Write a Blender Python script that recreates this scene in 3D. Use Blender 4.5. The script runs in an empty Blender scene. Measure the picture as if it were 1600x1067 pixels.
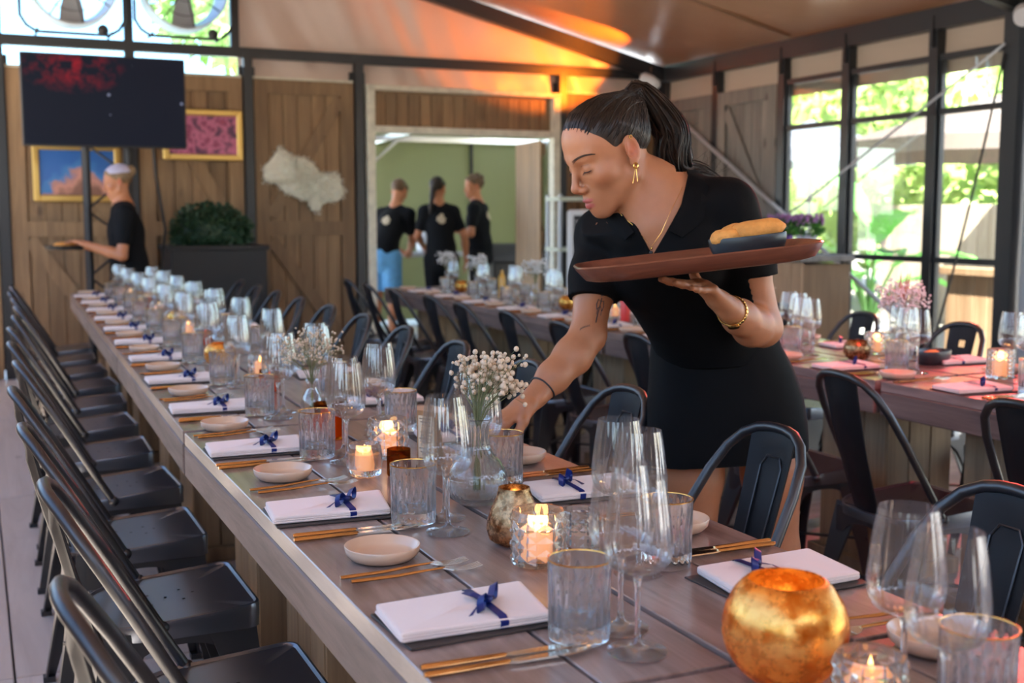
import bpy, bmesh, math, random
from mathutils import Vector, Matrix, Euler, noise
rnd = random.Random(7)
scene = bpy.context.scene
COL = scene.collection
R = math.radians

# ------------------------------------------------------------------ camera, sky, sun, exposure
cam_d = bpy.data.cameras.new('camera')
cam = bpy.data.objects.new('camera', cam_d); COL.objects.link(cam)
cam.location = (0, 0, 1.30)
cam.rotation_euler = (R(90 - 6.02), 0, R(-24.43))
cam_d.sensor_width = 36.0
cam_d.lens = 1850.0 / 1600.0 * 36.0
cam_d.dof.use_dof = True
cam_d.dof.focus_distance = 2.15
cam_d.dof.aperture_fstop = 4.6
cam_d.clip_end = 300
scene.camera = cam

world = bpy.data.worlds.new('world'); scene.world = world
world.use_nodes = True
wn = world.node_tree.nodes; wl = world.node_tree.links
sky = wn.new('ShaderNodeTexSky'); sky.sky_type = 'NISHITA'
sky.sun_disc = False
sky.sun_elevation = R(52); sky.sun_rotation = R(160)
sky.air_density = 1.0; sky.dust_density = 1.5; sky.ozone_density = 2.0
wl.new(sky.outputs[0], wn['Background'].inputs[0])
wn['Background'].inputs[1].default_value = 1.7

sun_d = bpy.data.lights.new('sun', 'SUN'); sun = bpy.data.objects.new('sun', sun_d); COL.objects.link(sun)
sun_d.energy = 100.0; sun_d.color = (1.0, 0.94, 0.84); sun_d.angle = R(0.6)
sun.rotation_euler = Vector((0.22, 0.55, -0.80)).to_track_quat('-Z', 'Y').to_euler()

vs = scene.view_settings
scene.display_settings.display_device = 'sRGB'
vs.view_transform = 'Standard'; vs.look = 'None'; vs.gamma = 1.0; vs.use_curve_mapping = False
vs.exposure = -0.95
cy = scene.cycles
cy.max_bounces = 10; cy.diffuse_bounces = 4; cy.glossy_bounces = 4; cy.transmission_bounces = 10
cy.transparent_max_bounces = 40; cy.sample_clamp_indirect = 6.0; cy.blur_glossy = 0.6
cy.use_denoising = True

# ------------------------------------------------------------------ helpers
class MB:
    """collects shapes into one mesh"""
    def __init__(s): s.v = []; s.f = []; s.mi = []
    def add(s, vs, fs, m=0):
        b = len(s.v); s.v += [tuple(p) for p in vs]
        s.f += [tuple(i + b for i in f) for f in fs]; s.mi += [m] * len(fs)
    def box(s, c, d, rot=None, m=0, bev=0.0):
        x, y, z = d[0] / 2, d[1] / 2, d[2] / 2
        b = min(bev, x * .9, y * .9, z * .9)
        if b <= 0:
            vs = [(-x,-y,-z),(x,-y,-z),(x,y,-z),(-x,y,-z),(-x,-y,z),(x,-y,z),(x,y,z),(-x,y,z)]
            fs = [(0,3,2,1),(4,5,6,7),(0,1,5,4),(1,2,6,5),(2,3,7,6),(3,0,4,7)]
        else:
            vs = []
            for sx in (-1, 1):
                for sy in (-1, 1):
                    for sz in (-1, 1):
                        vs += [(sx * x, sy * (y - b), sz * (z - b)), (sx * (x - b), sy * y, sz * (z - b)), (sx * (x - b), sy * (y - b), sz * z)]
            def i(sx, sy, sz, k): return ((sx > 0) * 4 + (sy > 0) * 2 + (sz > 0)) * 3 + k
            fs = []
            for sg in (-1, 1):
                q = [(-1,-1),(1,-1),(1,1),(-1,1)]
                q = q if sg > 0 else q[::-1]
                fs.append([i(sg, a, b_, 0) for a, b_ in q]); 
                fs.append([i(a, sg, b_, 1) for a, b_ in q[::-1]]); 
                fs.append([i(a, b_, sg, 2) for a, b_ in q])
            for a in (-1, 1):
                for b_ in (-1, 1):
                    o = [i(a, b_, -1, 0), i(a, b_, -1, 1), i(a, b_, 1, 1), i(a, b_, 1, 0)]; fs.append(o if a * b_ > 0 else o[::-1])
                    o = [i(a, -1, b_, 0), i(a, 1, b_, 0), i(a, 1, b_, 2), i(a, -1, b_, 2)]; fs.append(o if a * b_ > 0 else o[::-1])
                    o = [i(-1, a, b_, 1), i(-1, a, b_, 2), i(1, a, b_, 2), i(1, a, b_, 1)]; fs.append(o if a * b_ > 0 else o[::-1])
                    for c_ in (-1, 1):
                        o = [i(a, b_, c_, 0), i(a, b_, c_, 1), i(a, b_, c_, 2)]; fs.append(o if a * b_ * c_ > 0 else o[::-1])
        if rot is not None:
            M = rot if isinstance(rot, Matrix) else Euler(rot).to_matrix()
            vs = [M @ Vector(p) for p in vs]
        s.add([(p[0] + c[0], p[1] + c[1], p[2] + c[2]) for p in vs], fs, m); return s
    def beam(s, a, b, w, h, m=0, up=(0, 0, 1), bev=0.0):
        a = Vector(a); b = Vector(b); t = (b - a); L = t.length; t.normalize()
        u = Vector(up)
        if abs(t.dot(u)) > .98: u = Vector((1, 0, 0))
        x = t.cross(u).normalized(); u = x.cross(t)
        M = Matrix((x, t, u)).transposed()
        return s.box((a + b) / 2, (w, L, h), M, m, bev)
    def tube(s, pts, r, n=8, m=0, cap=True, closed=False, flat=1.0, up=None):
        pts = [Vector(p) for p in pts]; N = len(pts)
        rs = r if isinstance(r, (list, tuple)) else [r] * N
        tang = []
        for i in range(N):
            if closed: t = pts[(i + 1) % N] - pts[i - 1]
            else: t = pts[min(i + 1, N - 1)] - pts[max(i - 1, 0)]
            tang.append(t.normalized())
        u = Vector(up) if up else Vector((0, 0, 1))
        if abs(u.dot(tang[0])) > .95: u = Vector((1, 0, 0)) if abs(tang[0].x) < .9 else Vector((0, 1, 0))
        vs = []
        for i in range(N):
            t = tang[i]; x = t.cross(u)
            if x.length < 1e-6: x = t.orthogonal()
            x.normalize(); u2 = x.cross(t).normalized()
            if not up: u = u2
            for k in range(n):
                a = 2 * math.pi * k / n
                vs.append(pts[i] + x * (rs[i] * math.cos(a)) + u2 * (rs[i] * flat * math.sin(a)))
        fs = []
        for i in range(N if closed else N - 1):
            for k in range(n):
                j = (i + 1) % N
                fs.append((i * n + k, i * n + (k + 1) % n, j * n + (k + 1) % n, j * n + k))
        if cap and not closed:
            fs.append(tuple(range(n))[::-1]); fs.append(tuple((N - 1) * n + k for k in range(n)))
        s.add(vs, fs, m); return s
    def lathe(s, prof, n=24, m=0, c=(0, 0, 0), rf=None, closed=False, M=None):
        """prof list of (r,z); rf(angle, r, z, i) -> r"""
        vs = []; N = len(prof)
        for i, (r, z) in enumerate(prof):
            for k in range(n):
                a = 2 * math.pi * k / n
                q = rf(a, r, z, i) if rf else r
                p = Vector((q * math.cos(a), q * math.sin(a), z))
                if M: p = M @ p
                vs.append((p[0] + c[0], p[1] + c[1], p[2] + c[2]))
        fs = []
        for i in range(N if closed else N - 1):
            j = (i + 1) % N
            for k in range(n):
                fs.append((i * n + k, i * n + (k + 1) % n, j * n + (k + 1) % n, j * n + k))
        if not closed:
            if prof[0][0] > 1e-4: fs.append(tuple(range(n))[::-1])
            if prof[-1][0] > 1e-4: fs.append(tuple((N - 1) * n + k for k in range(n)))
        s.add(vs, fs, m); return s
    def loft(s, rings, m=0, cap=True, closed=True):
        n = len(rings[0]); vs = [p for r in rings for p in r]; fs = []
        for i in range(len(rings) - 1):
            for k in range(n if closed else n - 1):
                fs.append((i * n + k, i * n + (k + 1) % n, (i + 1) * n + (k + 1) % n, (i + 1) * n + k))
        if cap and closed:
            fs.append(tuple(range(n))[::-1]); b = (len(rings) - 1) * n; fs.append(tuple(b + k for k in range(n)))
        s.add(vs, fs, m); return s
    def sphere(s, c, r, n=10, k=6, m=0, M=None):
        r = r if isinstance(r, (tuple, list)) else (r, r, r)
        vs = []; fs = []
        for i in range(k + 1):
            t = math.pi * i / k
            for j in range(n):
                a = 2 * math.pi * j / n
                p = Vector((r[0] * math.sin(t) * math.cos(a), r[1] * math.sin(t) * math.sin(a), r[2] * math.cos(t)))
                if M: p = M @ p
                vs.append(p + Vector(c))
        for i in range(k):
            for j in range(n):
                fs.append((i * n + j, (i + 1) * n + j, (i + 1) * n + (j + 1) % n, i * n + (j + 1) % n))
        s.add(vs, fs, m); return s
    def prism(s, poly, a, b, m=0):
        """poly of 3-D points, extruded from offset vector a to b"""
        n = len(poly); vs = [Vector(p) + Vector(a) for p in poly] + [Vector(p) + Vector(b) for p in poly]
        fs = [tuple(range(n))[::-1], tuple(range(n, 2 * n))] + [(i, (i + 1) % n, n + (i + 1) % n, n + i) for i in range(n)]
        s.add(vs, fs, m); return s
    def mesh(s, name, mats, smooth=None):
        me = bpy.data.meshes.new(name); me.from_pydata(s.v, [], s.f)
        for mt in (mats if isinstance(mats, (list, tuple)) else [mats]): me.materials.append(mt)
        if any(s.mi): me.polygons.foreach_set('material_index', s.mi)
        bm = bmesh.new(); bm.from_mesh(me)
        bmesh.ops.remove_doubles(bm, verts=bm.verts, dist=1e-6)
        bmesh.ops.recalc_face_normals(bm, faces=bm.faces); bm.to_mesh(me); bm.free()
        if smooth is not None:
            me.polygons.foreach_set('use_smooth', [True] * len(me.polygons))
            me.set_sharp_from_angle(angle=R(smooth))
        me.update(); return me
    def build(s, name, mats, parent=None, smooth=None, loc=None, rot=None):
        return link(name, s.mesh(name, mats, smooth), parent, loc, rot)

def link(name, me, parent=None, loc=None, rot=None):
    o = bpy.data.objects.new(name, me); COL.objects.link(o)
    if parent: o.parent = parent
    if loc is not None: o.location = loc
    if rot is not None: o.rotation_euler = rot
    return o
def empty(name, loc=(0, 0, 0), rz=0.0):
    o = bpy.data.objects.new(name, None); COL.objects.link(o)
    o.location = loc; o.rotation_euler = (0, 0, rz); o.empty_display_size = .05
    return o
def tag(o, label=None, cat=None, group=None, kind=None):
    if label: o['label'] = label
    if cat: o['category'] = cat
    if group: o['group'] = group
    if kind: o['kind'] = kind
    return o
KIDS = {}
def copy_tree(o, loc, rz, label, group=None):
    c = o.copy(); COL.objects.link(c); c.location = loc; c.rotation_euler = (o.rotation_euler[0], o.rotation_euler[1], rz)
    c['label'] = label
    if group: c['group'] = group
    if o.name not in KIDS: KIDS[o.name] = [(k, list(k.children)) for k in o.children]
    for k, sub in KIDS[o.name]:
        d = k.copy(); COL.objects.link(d); d.parent = c
        for q in sub:
            e = q.copy(); COL.objects.link(e); e.parent = d
    return c
class Proto:
    """the first placing uses the thing itself, the later ones copy it"""
    def __init__(s, o): s.o = o; s.used = False
    def put(s, loc, rz, label, group=None):
        if not s.used:
            s.used = True; s.o.location = loc; s.o.rotation_euler[2] = rz; s.o['label'] = label
            if group: s.o['group'] = group
            return s.o
        return copy_tree(s.o, loc, rz, label, group)
ORD = ['first', 'second', 'third', 'fourth', 'fifth', 'sixth', 'seventh', 'eighth', 'ninth', 'tenth', 'eleventh', 'twelfth', 'thirteenth', 'fourteenth', 'fifteenth', 'sixteenth']

# ------------------------------------------------------------------ materials
def newmat(name):
    m = bpy.data.materials.new(name); m.use_nodes = True
    nt = m.node_tree; return m, nt.nodes, nt.links, nt.nodes['Principled BSDF']
def mat(name, col, rough=.5, metal=0.0, spec=.5, noise_s=None, noise_a=.15, bump=0.0, bump_s=60, coat=0.0, sheen=0.0, emit=None, emit_s=0, sss=0.0, stretch=(1, 1, 1)):
    m, N, L, b = newmat(name)
    b.inputs['Base Color'].default_value = (*col, 1); b.inputs['Roughness'].default_value = rough
    b.inputs['Metallic'].default_value = metal; b.inputs['Specular IOR Level'].default_value = spec
    if coat: b.inputs['Coat Weight'].default_value = coat; b.inputs['Coat Roughness'].default_value = .15
    if sheen: b.inputs['Sheen Weight'].default_value = sheen
    if emit: b.inputs['Emission Color'].default_value = (*emit, 1); b.inputs['Emission Strength'].default_value = emit_s
    if sss:
        b.inputs['Subsurface Weight'].default_value = sss; b.inputs['Subsurface Radius'].default_value = (.012, .004, .002); b.inputs['Subsurface Scale'].default_value = 1.0
    if noise_s or bump:
        tc = N.new('ShaderNodeTexCoord'); mp = N.new('ShaderNodeMapping'); L.new(tc.outputs['Object'], mp.inputs[0])
        mp.inputs['Scale'].default_value = stretch
    if noise_s:
        n = N.new('ShaderNodeTexNoise'); n.inputs['Scale'].default_value = noise_s; n.inputs['Detail'].default_value = 4
        L.new(mp.outputs[0], n.inputs['Vector'])
        mx = N.new('ShaderNodeMix'); mx.data_type = 'RGBA'
        mx.inputs[6].default_value = (*[c * (1 - noise_a) for c in col], 1); mx.inputs[7].default_value = (*[min(1, c * (1 + noise_a)) for c in col], 1)
        L.new(n.outputs[0], mx.inputs[0]); L.new(mx.outputs[2], b.inputs['Base Color'])
    if bump:
        n2 = N.new('ShaderNodeTexNoise'); n2.inputs['Scale'].default_value = bump_s; n2.inputs['Detail'].default_value = 3
        L.new(mp.outputs[0], n2.inputs['Vector'])
        bp = N.new('ShaderNodeBump'); bp.inputs['Strength'].default_value = bump; bp.inputs['Distance'].default_value = .01
        L.new(n2.outputs[0], bp.inputs['Height']); L.new(bp.outputs[0], b.inputs['Normal'])
    return m
def wood(name, dark, light, axis=0, scale=1.0, rough=.55, knots=True, bump=.25, coat=0.0, var=.35):
    """planks: grain along axis, each plank its own tone"""
    m, N, L, b = newmat(name)
    tc = N.new('ShaderNodeTexCoord'); oi = N.new('ShaderNodeObjectInfo')
    vm = N.new('ShaderNodeVectorMath'); vm.operation = 'MULTIPLY_ADD'
    L.new(oi.outputs['Random'], vm.inputs[0]); vm.inputs[1].default_value = (17, 31, 23); L.new(tc.outputs['Object'], vm.inputs[2])
    mp = N.new('ShaderNodeMapping'); sc = [9.0 * scale] * 3; sc[axis] = .7 * scale; mp.inputs['Scale'].default_value = sc
    L.new(vm.outputs[0], mp.inputs[0])
    n1 = N.new('ShaderNodeTexNoise'); n1.inputs['Scale'].default_value = 2.2; n1.inputs['Detail'].default_value = 7; n1.inputs['Roughness'].default_value = .65; n1.inputs['Distortion'].default_value = .8
    L.new(mp.outputs[0], n1.inputs['Vector'])
    rp = N.new('ShaderNodeValToRGB'); rp.color_ramp.elements[0].position = .32; rp.color_ramp.elements[1].position = .7
    rp.color_ramp.elements[0].color = (*dark, 1); rp.color_ramp.elements[1].color = (*light, 1)
    L.new(n1.outputs[0], rp.inputs[0])
    last = rp.outputs[0]
    if knots:
        mp2 = N.new('ShaderNodeMapping'); s2 = [5.0] * 3; s2[axis] = 2.4; mp2.inputs['Scale'].default_value = s2; L.new(vm.outputs[0], mp2.inputs[0])
        vo = N.new('ShaderNodeTexVoronoi'); vo.inputs['Scale'].default_value = .8; L.new(mp2.outputs[0], vo.inputs['Vector'])
        r2 = N.new('ShaderNodeValToRGB'); r2.color_ramp.elements[0].position = .04; r2.color_ramp.elements[1].position = .13
        r2.color_ramp.elements[0].color = (.25, .2, .17, 1); r2.color_ramp.elements[1].color = (1, 1, 1, 1)
        L.new(vo.outputs['Distance'], r2.inputs[0])
        mk = N.new('ShaderNodeMix'); mk.data_type = 'RGBA'; mk.blend_type = 'MULTIPLY'; mk.inputs[0].default_value = .8
        L.new(last, mk.inputs[6]); L.new(r2.outputs[0], mk.inputs[7]); last = mk.outputs[2]
    hv = N.new('ShaderNodeHueSaturation'); L.new(last, hv.inputs['Color'])
    ma = N.new('ShaderNodeMapRange'); ma.inputs[3].default_value = 1 - var; ma.inputs[4].default_value = 1 + var
    L.new(oi.outputs['Random'], ma.inputs[0]); L.new(ma.outputs[0], hv.inputs['Value'])
    L.new(hv.outputs[0], b.inputs['Base Color']); b.inputs['Roughness'].default_value = rough
    if coat: b.inputs['Coat Weight'].default_value = coat; b.inputs['Coat Roughness'].default_value = .2
    bp = N.new('ShaderNodeBump'); bp.inputs['Strength'].default_value = bump; bp.inputs['Distance'].default_value = .004
    L.new(n1.outputs[0], bp.inputs['Height']); L.new(bp.outputs[0], b.inputs['Normal'])
    return m
def thin_glass(name, tint=(1, 1, 1), gloss=1.0, rough=.02, base=.04, body=0.0):
    """clear thin wall: see-through, mirror-like towards grazing angles"""
    m, N, L, b = newmat(name); N.remove(b)
    tr = N.new('ShaderNodeBsdfTransparent'); tr.inputs[0].default_value = (*tint, 1)
    gl = N.new('ShaderNodeBsdfGlossy'); gl.inputs['Roughness'].default_value = rough
    lw = N.new('ShaderNodeLayerWeight'); lw.inputs['Blend'].default_value = .28
    mr = N.new('ShaderNodeMapRange'); mr.inputs[3].default_value = base; mr.inputs[4].default_value = gloss
    L.new(lw.outputs['Fresnel'], mr.inputs[0])
    mx = N.new('ShaderNodeMixShader'); L.new(mr.outputs[0], mx.inputs[0]); L.new(tr.outputs[0], mx.inputs[1]); L.new(gl.outputs[0], mx.inputs[2])
    if body:
        df = N.new('ShaderNodeBsdfTranslucent'); df.inputs[0].default_value = (.95, .97, .95, 1); m2 = N.new('ShaderNodeMixShader'); m2.inputs[0].default_value = body  # white share put in to brighten the glass, imitating sparkle
        L.new(mx.outputs[0], m2.inputs[1]); L.new(df.outputs[0], m2.inputs[2]); mx = m2
    L.new(mx.outputs[0], N['Material Output'].inputs[0]); return m
def thick_glass(name, tint=(1, 1, 1), clear=.35, rough=.0, ior=1.5, body=.025):
    m, N, L, b = newmat(name); N.remove(b)
    g = N.new('ShaderNodeBsdfGlass'); g.inputs['Color'].default_value = (*tint, 1); g.inputs['IOR'].default_value = ior; g.inputs['Roughness'].default_value = rough
    tr = N.new('ShaderNodeBsdfTransparent'); tr.inputs[0].default_value = (*tint, 1)
    mx = N.new('ShaderNodeMixShader'); mx.inputs[0].default_value = clear
    L.new(g.outputs[0], mx.inputs[1]); L.new(tr.outputs[0], mx.inputs[2])
    df = N.new('ShaderNodeBsdfTranslucent'); df.inputs[0].default_value = (*tint, 1); d2 = N.new('ShaderNodeBsdfDiffuse'); d2.inputs[0].default_value = (*tint, 1)  # pale diffuse share stands in for the sparkle of pressed glass
    a1 = N.new('ShaderNodeMixShader'); L.new(df.outputs[0], a1.inputs[1]); L.new(d2.outputs[0], a1.inputs[2])
    m2 = N.new('ShaderNodeMixShader'); m2.inputs[0].default_value = body; L.new(mx.outputs[0], m2.inputs[1]); L.new(a1.outputs[0], m2.inputs[2])
    L.new(m2.outputs[0], N['Material Output'].inputs[0]); return m
def fabric_sheet(name, col, trans, rough=.35, gl=.12):
    """tent cloth: light also comes through it"""
    m, N, L, b = newmat(name)
    b.inputs['Base Color'].default_value = (*col, 1); b.inputs['Roughness'].default_value = rough; b.inputs['Specular IOR Level'].default_value = gl * 4
    t = N.new('ShaderNodeBsdfTranslucent'); t.inputs[0].default_value = (*trans, 1)
    ad = N.new('ShaderNodeAddShader'); L.new(b.outputs[0], ad.inputs[0]); L.new(t.outputs[0], ad.inputs[1])
    tc = N.new('ShaderNodeTexCoord'); n = N.new('ShaderNodeTexNoise'); n.inputs['Scale'].default_value = 2.2; n.inputs['Detail'].default_value = 3
    L.new(tc.outputs['Object'], n.inputs['Vector'])
    bp = N.new('ShaderNodeBump'); bp.inputs['Strength'].default_value = .35; bp.inputs['Distance'].default_value = .05
    L.new(n.outputs[0], bp.inputs['Height']); L.new(bp.outputs[0], b.inputs['Normal'])
    L.new(ad.outputs[0], N['Material Output'].inputs[0]); return m

M = {}
M['steel'] = mat('black steel', (.012, .014, .018), .38, .0, .5)
M['chair'] = mat('chair lacquer', (.010, .011, .014), .38, .0, .8)
M['gun'] = mat('gunmetal chair', (.15, .165, .195), .28, .9, .5)
M['chair_matt'] = mat('chair back lacquer', (.008, .008, .010), .5, .0, .22)
M['chair_purple'] = mat('chair seat wine', (.03, .012, .018), .3, .0, .5)
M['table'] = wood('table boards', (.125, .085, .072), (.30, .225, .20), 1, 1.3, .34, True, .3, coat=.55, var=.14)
M['tableside_shaded'] = wood('shaded table side boards', (.085, .058, .048), (.19, .14, .12), 1, 1.3, .62, True, .3, var=.14)  # same wood as the tops, darkened to put shade on the sides
M['leg'] = wood('trestle boards', (.17, .105, .055), (.33, .22, .12), 2, 1.0, .6, True, .3, var=.2)
M['floor'] = wood('floor boards', (.22, .16, .13), (.40, .31, .26), 0, .7, .5, True, .25, var=.22)
M['floorsheet'] = wood('floor sheets', (.52, .46, .42), (.70, .63, .58), 1, .5, .42, True, .12, var=.1)
M['barn'] = wood('barn boards', (.15, .085, .04), (.27, .165, .08), 2, .7, .6, True, .25, var=.2)
M['barn_grey'] = wood('grey barn boards', (.11, .10, .09), (.20, .18, .155), 2, .7, .65, True, .25, var=.15)
M['fence'] = wood('pale fence boards', (.42, .34, .26), (.62, .53, .42), 2, .7, .7, False, .2, var=.15)
M['plank_out'] = wood('warm outdoor boards', (.26, .15, .08), (.44, .29, .17), 2, .7, .65, True, .2, var=.25)
M['roof'] = fabric_sheet('roof cloth', (.36, .22, .14), (.046, .023, .013), .26, .2)
M['gable'] = fabric_sheet('gable cloth', (.66, .52, .44), (.03, .022, .017), .3, .12)
M['canvas'] = fabric_sheet('beige canvas', (.42, .34, .27), (.04, .03, .02), .5, .1)
M['frame_pale'] = mat('pale birch frame', (.72, .69, .56), .6, noise_s=14, noise_a=.35)
M['pane'] = thin_glass('window pane', (.96, .98, .97), .5, .01, .02)
M['film'] = thin_glass('clear film', (.80, .93, .98), .5, .08, .04)
M['ground'] = mat('pale paving', (.50, .47, .42), .8, noise_s=3, noise_a=.2)
M['white'] = mat('white plastic', (.72, .73, .74), .4)
M['greyplastic'] = mat('grey plastic', (.30, .31, .33), .45)
M['black'] = mat('matt black', (.012, .012, .014), .55)
M['chrome'] = mat('bright steel', (.62, .63, .65), .22, 1.0)
M['galv'] = mat('galvanised tube', (.50, .53, .57), .4, .25)
M['gold'] = mat('gold leaf', (.83, .52, .16), .25, 1.0)
# ------------------------------------------------------------------ the setting: floor
YB, XR, XL, RIDGE = 10.3, 6.3, -1.0, 1.95
def roof_z(x): return 2.765 + .243 * (XR - x if x > RIDGE else x - (2 * RIDGE - XR))
fl = MB().box(((XL + XR) / 2, 3.6, -.045), (XR - XL + .1, 13.4, .03)).build('floor', M['black'])
tag(fl, 'weathered wooden deck floor of wide boards under the tables', 'floor', kind='structure')
rr = random.Random(3)
board_meshes = [MB().box((0, 0, -.014), (L, .206, .028), bev=.003).mesh('board', M['floor']) for L in (2.18, 1.6, 2.9, 1.1)]
lens = (2.18, 1.6, 2.9, 1.1)
y = -2.9
while y < YB:
    x = 1.30 - rr.choice((0, .05)); 
    while x < XR - .1:
        k = rr.choice((0, 0, 1, 2))
        L = lens[k]
        if x + L > XR + .15: k = 3; L = lens[3]
        if True:
            b = link('board', board_meshes[k], fl, (x + L / 2, y + .105, rr.uniform(-.002, .001)))
        x += L + .006
    y += .2105
sheet_m = MB().box((0, 0, -.014), (1.222, 2.36, .028), bev=.003).mesh('floor_sheet', M['floorsheet'])
for xs in (-.557, .671):
    for k in range(6): link('floor_sheet', sheet_m, fl, (xs, -2.39 + k * 2.368, rr.uniform(-.002, .001)))
gr = MB().box((3, 12, -.09), (90, 90, .05)).build('ground', M['ground'])
tag(gr, 'pale paved ground around the tent', 'ground', kind='structure')

# ------------------------------------------------------------------ walls of boards
def barn_panel(parent, u0, u1, z0, z1, place, mat_, braces=(), mid=None, bw=.135, rails=True):
    """place(u, n, z) -> world; n towards the room. rails are the panel mesh, boards its children"""
    fr = MB()
    def bx(a, b, z_a, z_b, n0, n1):
        return [place(a, n0, z_a), place(b, n0, z_a), place(b, n1, z_a), place(a, n1, z_a), place(a, n0, z_b), place(b, n0, z_b), place(b, n1, z_b), place(a, n1, z_b)]
    F = [(0, 3, 2, 1), (4, 5, 6, 7), (0, 1, 5, 4), (1, 2, 6, 5), (2, 3, 7, 6), (3, 0, 4, 7)]
    w = .12
    if rails:
        for a, b, c, d in ((u0, u1, z0, z0 + .14), (u0, u1, z1 - w, z1), (u0, u0 + w, z0 + .14, z1 - w), (u1 - w, u1, z0 + .14, z1 - w)):
            fr.add(bx(a, b, c, d, .022, .046), F)
        if mid: fr.add(bx(u0 + w, u1 - w, mid - .06, mid + .06, .022, .044), F)
        for (ua, za, ub, zb) in braces:
            A = Vector((ua, za)); B = Vector((ub, zb)); t = (B - A).normalized(); nn = Vector((-t.y, t.x)) * .055
            q = [A + nn, A - nn, B - nn, B + nn]
            fr.add([place(p.x, .022, p.y) for p in q] + [place(p.x, .042, p.y) for p in q], [(0, 3, 2, 1), (4, 5, 6, 7), (0, 1, 5, 4), (1, 2, 6, 5), (2, 3, 7, 6), (3, 0, 4, 7)])
    else:
        fr.add(bx(u0, u1, z1 - .03, z1, -.01, .03), F)
    fr.add(bx(u0, u1, z0, z1, -.03, -.004), F)
    p = fr.build('barn_panel', mat_, parent)
    n = max(2, round((u1 - u0) / bw)); s = (u1 - u0) / n
    c0 = Vector(place(0, 0, 0)); du = Vector(place(1, 0, 0)) - c0; dn = Vector(place(0, 1, 0)) - c0
    Mx = Matrix((du, dn, Vector((0, 0, 1)))).transposed()
    bm = MB().box((0, .011, 0), (s - .006, .022, z1 - z0 - .004), bev=.002).mesh('board', mat_)
    for i in range(n):
        o = link('board', bm, p); o.matrix_local = Matrix.Translation(place(u0 + (i + .5) * s, 0, (z0 + z1) / 2)) @ Mx.to_4x4()
    return p
pb = lambda u, n, z: (u, YB - n, z)
pr_ = lambda u, n, z: (XR - n, u, z)
wb = MB()
wb.box((.0, YB + .06, 1.2), (-.04 + 6.44, .02, .0001))
wb = MB().beam((XL, YB - .04, 2.68), (6.02, YB - .04, 2.68), .06, .085)
wall_back = tag(wb.build('wall_back', M['steel']), 'back gable wall of brown barn boards between black steel posts', 'wall', kind='structure')
for x in (.24, 1.23, 2.19, 3.17, 5.185, 6.24): MB().box((x, YB - .03, 1.32), (.075, .09, 2.72)).box((x, YB + .01, 1.32), (.14, .03, 2.5)).build('post', M['steel'], wall_back)
for x in (-.6, .24, 1.23, 2.09): MB().box((x, YB - .02, (2.7 + roof_z(x)) / 2 - .04), (.07, .07, roof_z(x) - 2.75)).build('gable_post', M['steel'], wall_back)
barn_panel(wall_back, -.96, .19, 0, 2.47, pb, M['barn'], mid=1.2)
barn_panel(wall_back, .29, 1.18, 0, 2.47, pb, M['barn'], [(.42, 1.12, 1.06, .2), (.42, 2.3, 1.06, 1.3)], mid=1.2)
barn_panel(wall_back, 1.28, 2.14, 0, 2.47, pb, M['barn'], [(1.42, 2.3, 2.0, 1.3), (1.42, .2, 2.0, 1.12)], mid=1.2)
barn_panel(wall_back, 2.24, 3.12, 0, 2.47, pb, M['barn'], [(2.37, 1.3, 3.0, 2.33), (2.37, 1.1, 3.0, .2)], mid=1.2)
barn_panel(wall_back, 3.31, 5.07, 2.10, 2.425, pb, M['barn'], rails=False, bw=.11)
barn_panel(wall_back, 5.23, 6.2, 0, 2.47, pb, M['barn'], [(5.36, 2.3, 6.07, 1.3)], mid=1.2)
# pale strip along the top of the panels
for a, b in ((.29, 1.18), (1.28, 2.14), (2.24, 3.12), (5.23, 6.0)):
    MB().box(((a + b) / 2, YB - .02, 2.482), (b - a, .05, .018)).build('panel_cap', M['frame_pale'], wall_back)
# doorway
dr = MB()
for x in (3.265, 5.105): dr.box((x, YB - .05, 1.22), (.075, .11, 2.44), bev=.006)
dr.box((4.185, YB - .05, 2.44), (1.92, .11, .045), bev=.006); dr.box((4.185, YB - .05, 2.075), (1.77, .11, .06), bev=.006)
d1 = tag(dr.build('door_1', M['frame_pale']), 'open doorway to the kitchen tent with pale timber frame', 'doorway', kind='structure')
leaf = empty('door_2', (5.02, YB + .06, 0))
tag(leaf, 'brown board door leaf standing open into the kitchen tent', 'door', kind='structure')
lf = MB()
for z in (.25, 1.1, 1.95): lf.box((.03, .42, z), (.03, .8, .12))
lf.beam((.03, .1, 1.15), (.03, .76, 1.9), .03, .1); lf.beam((.03, .1, 1.05), (.03, .76, .3), .03, .1)
lf.box((.04, .82, 1.03), (.06, .04, 2.02))
lf.build('door_brace', M['barn'], leaf)
bmx = MB().box((0, 0, 0), (.025, .13, 2.0), bev=.002).mesh('board', M['barn'])
for i in range(6): link('board', bmx, leaf, (0, .08 + i * .138, 1.03))
leaf.rotation_euler = (0, 0, R(-8))
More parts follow.
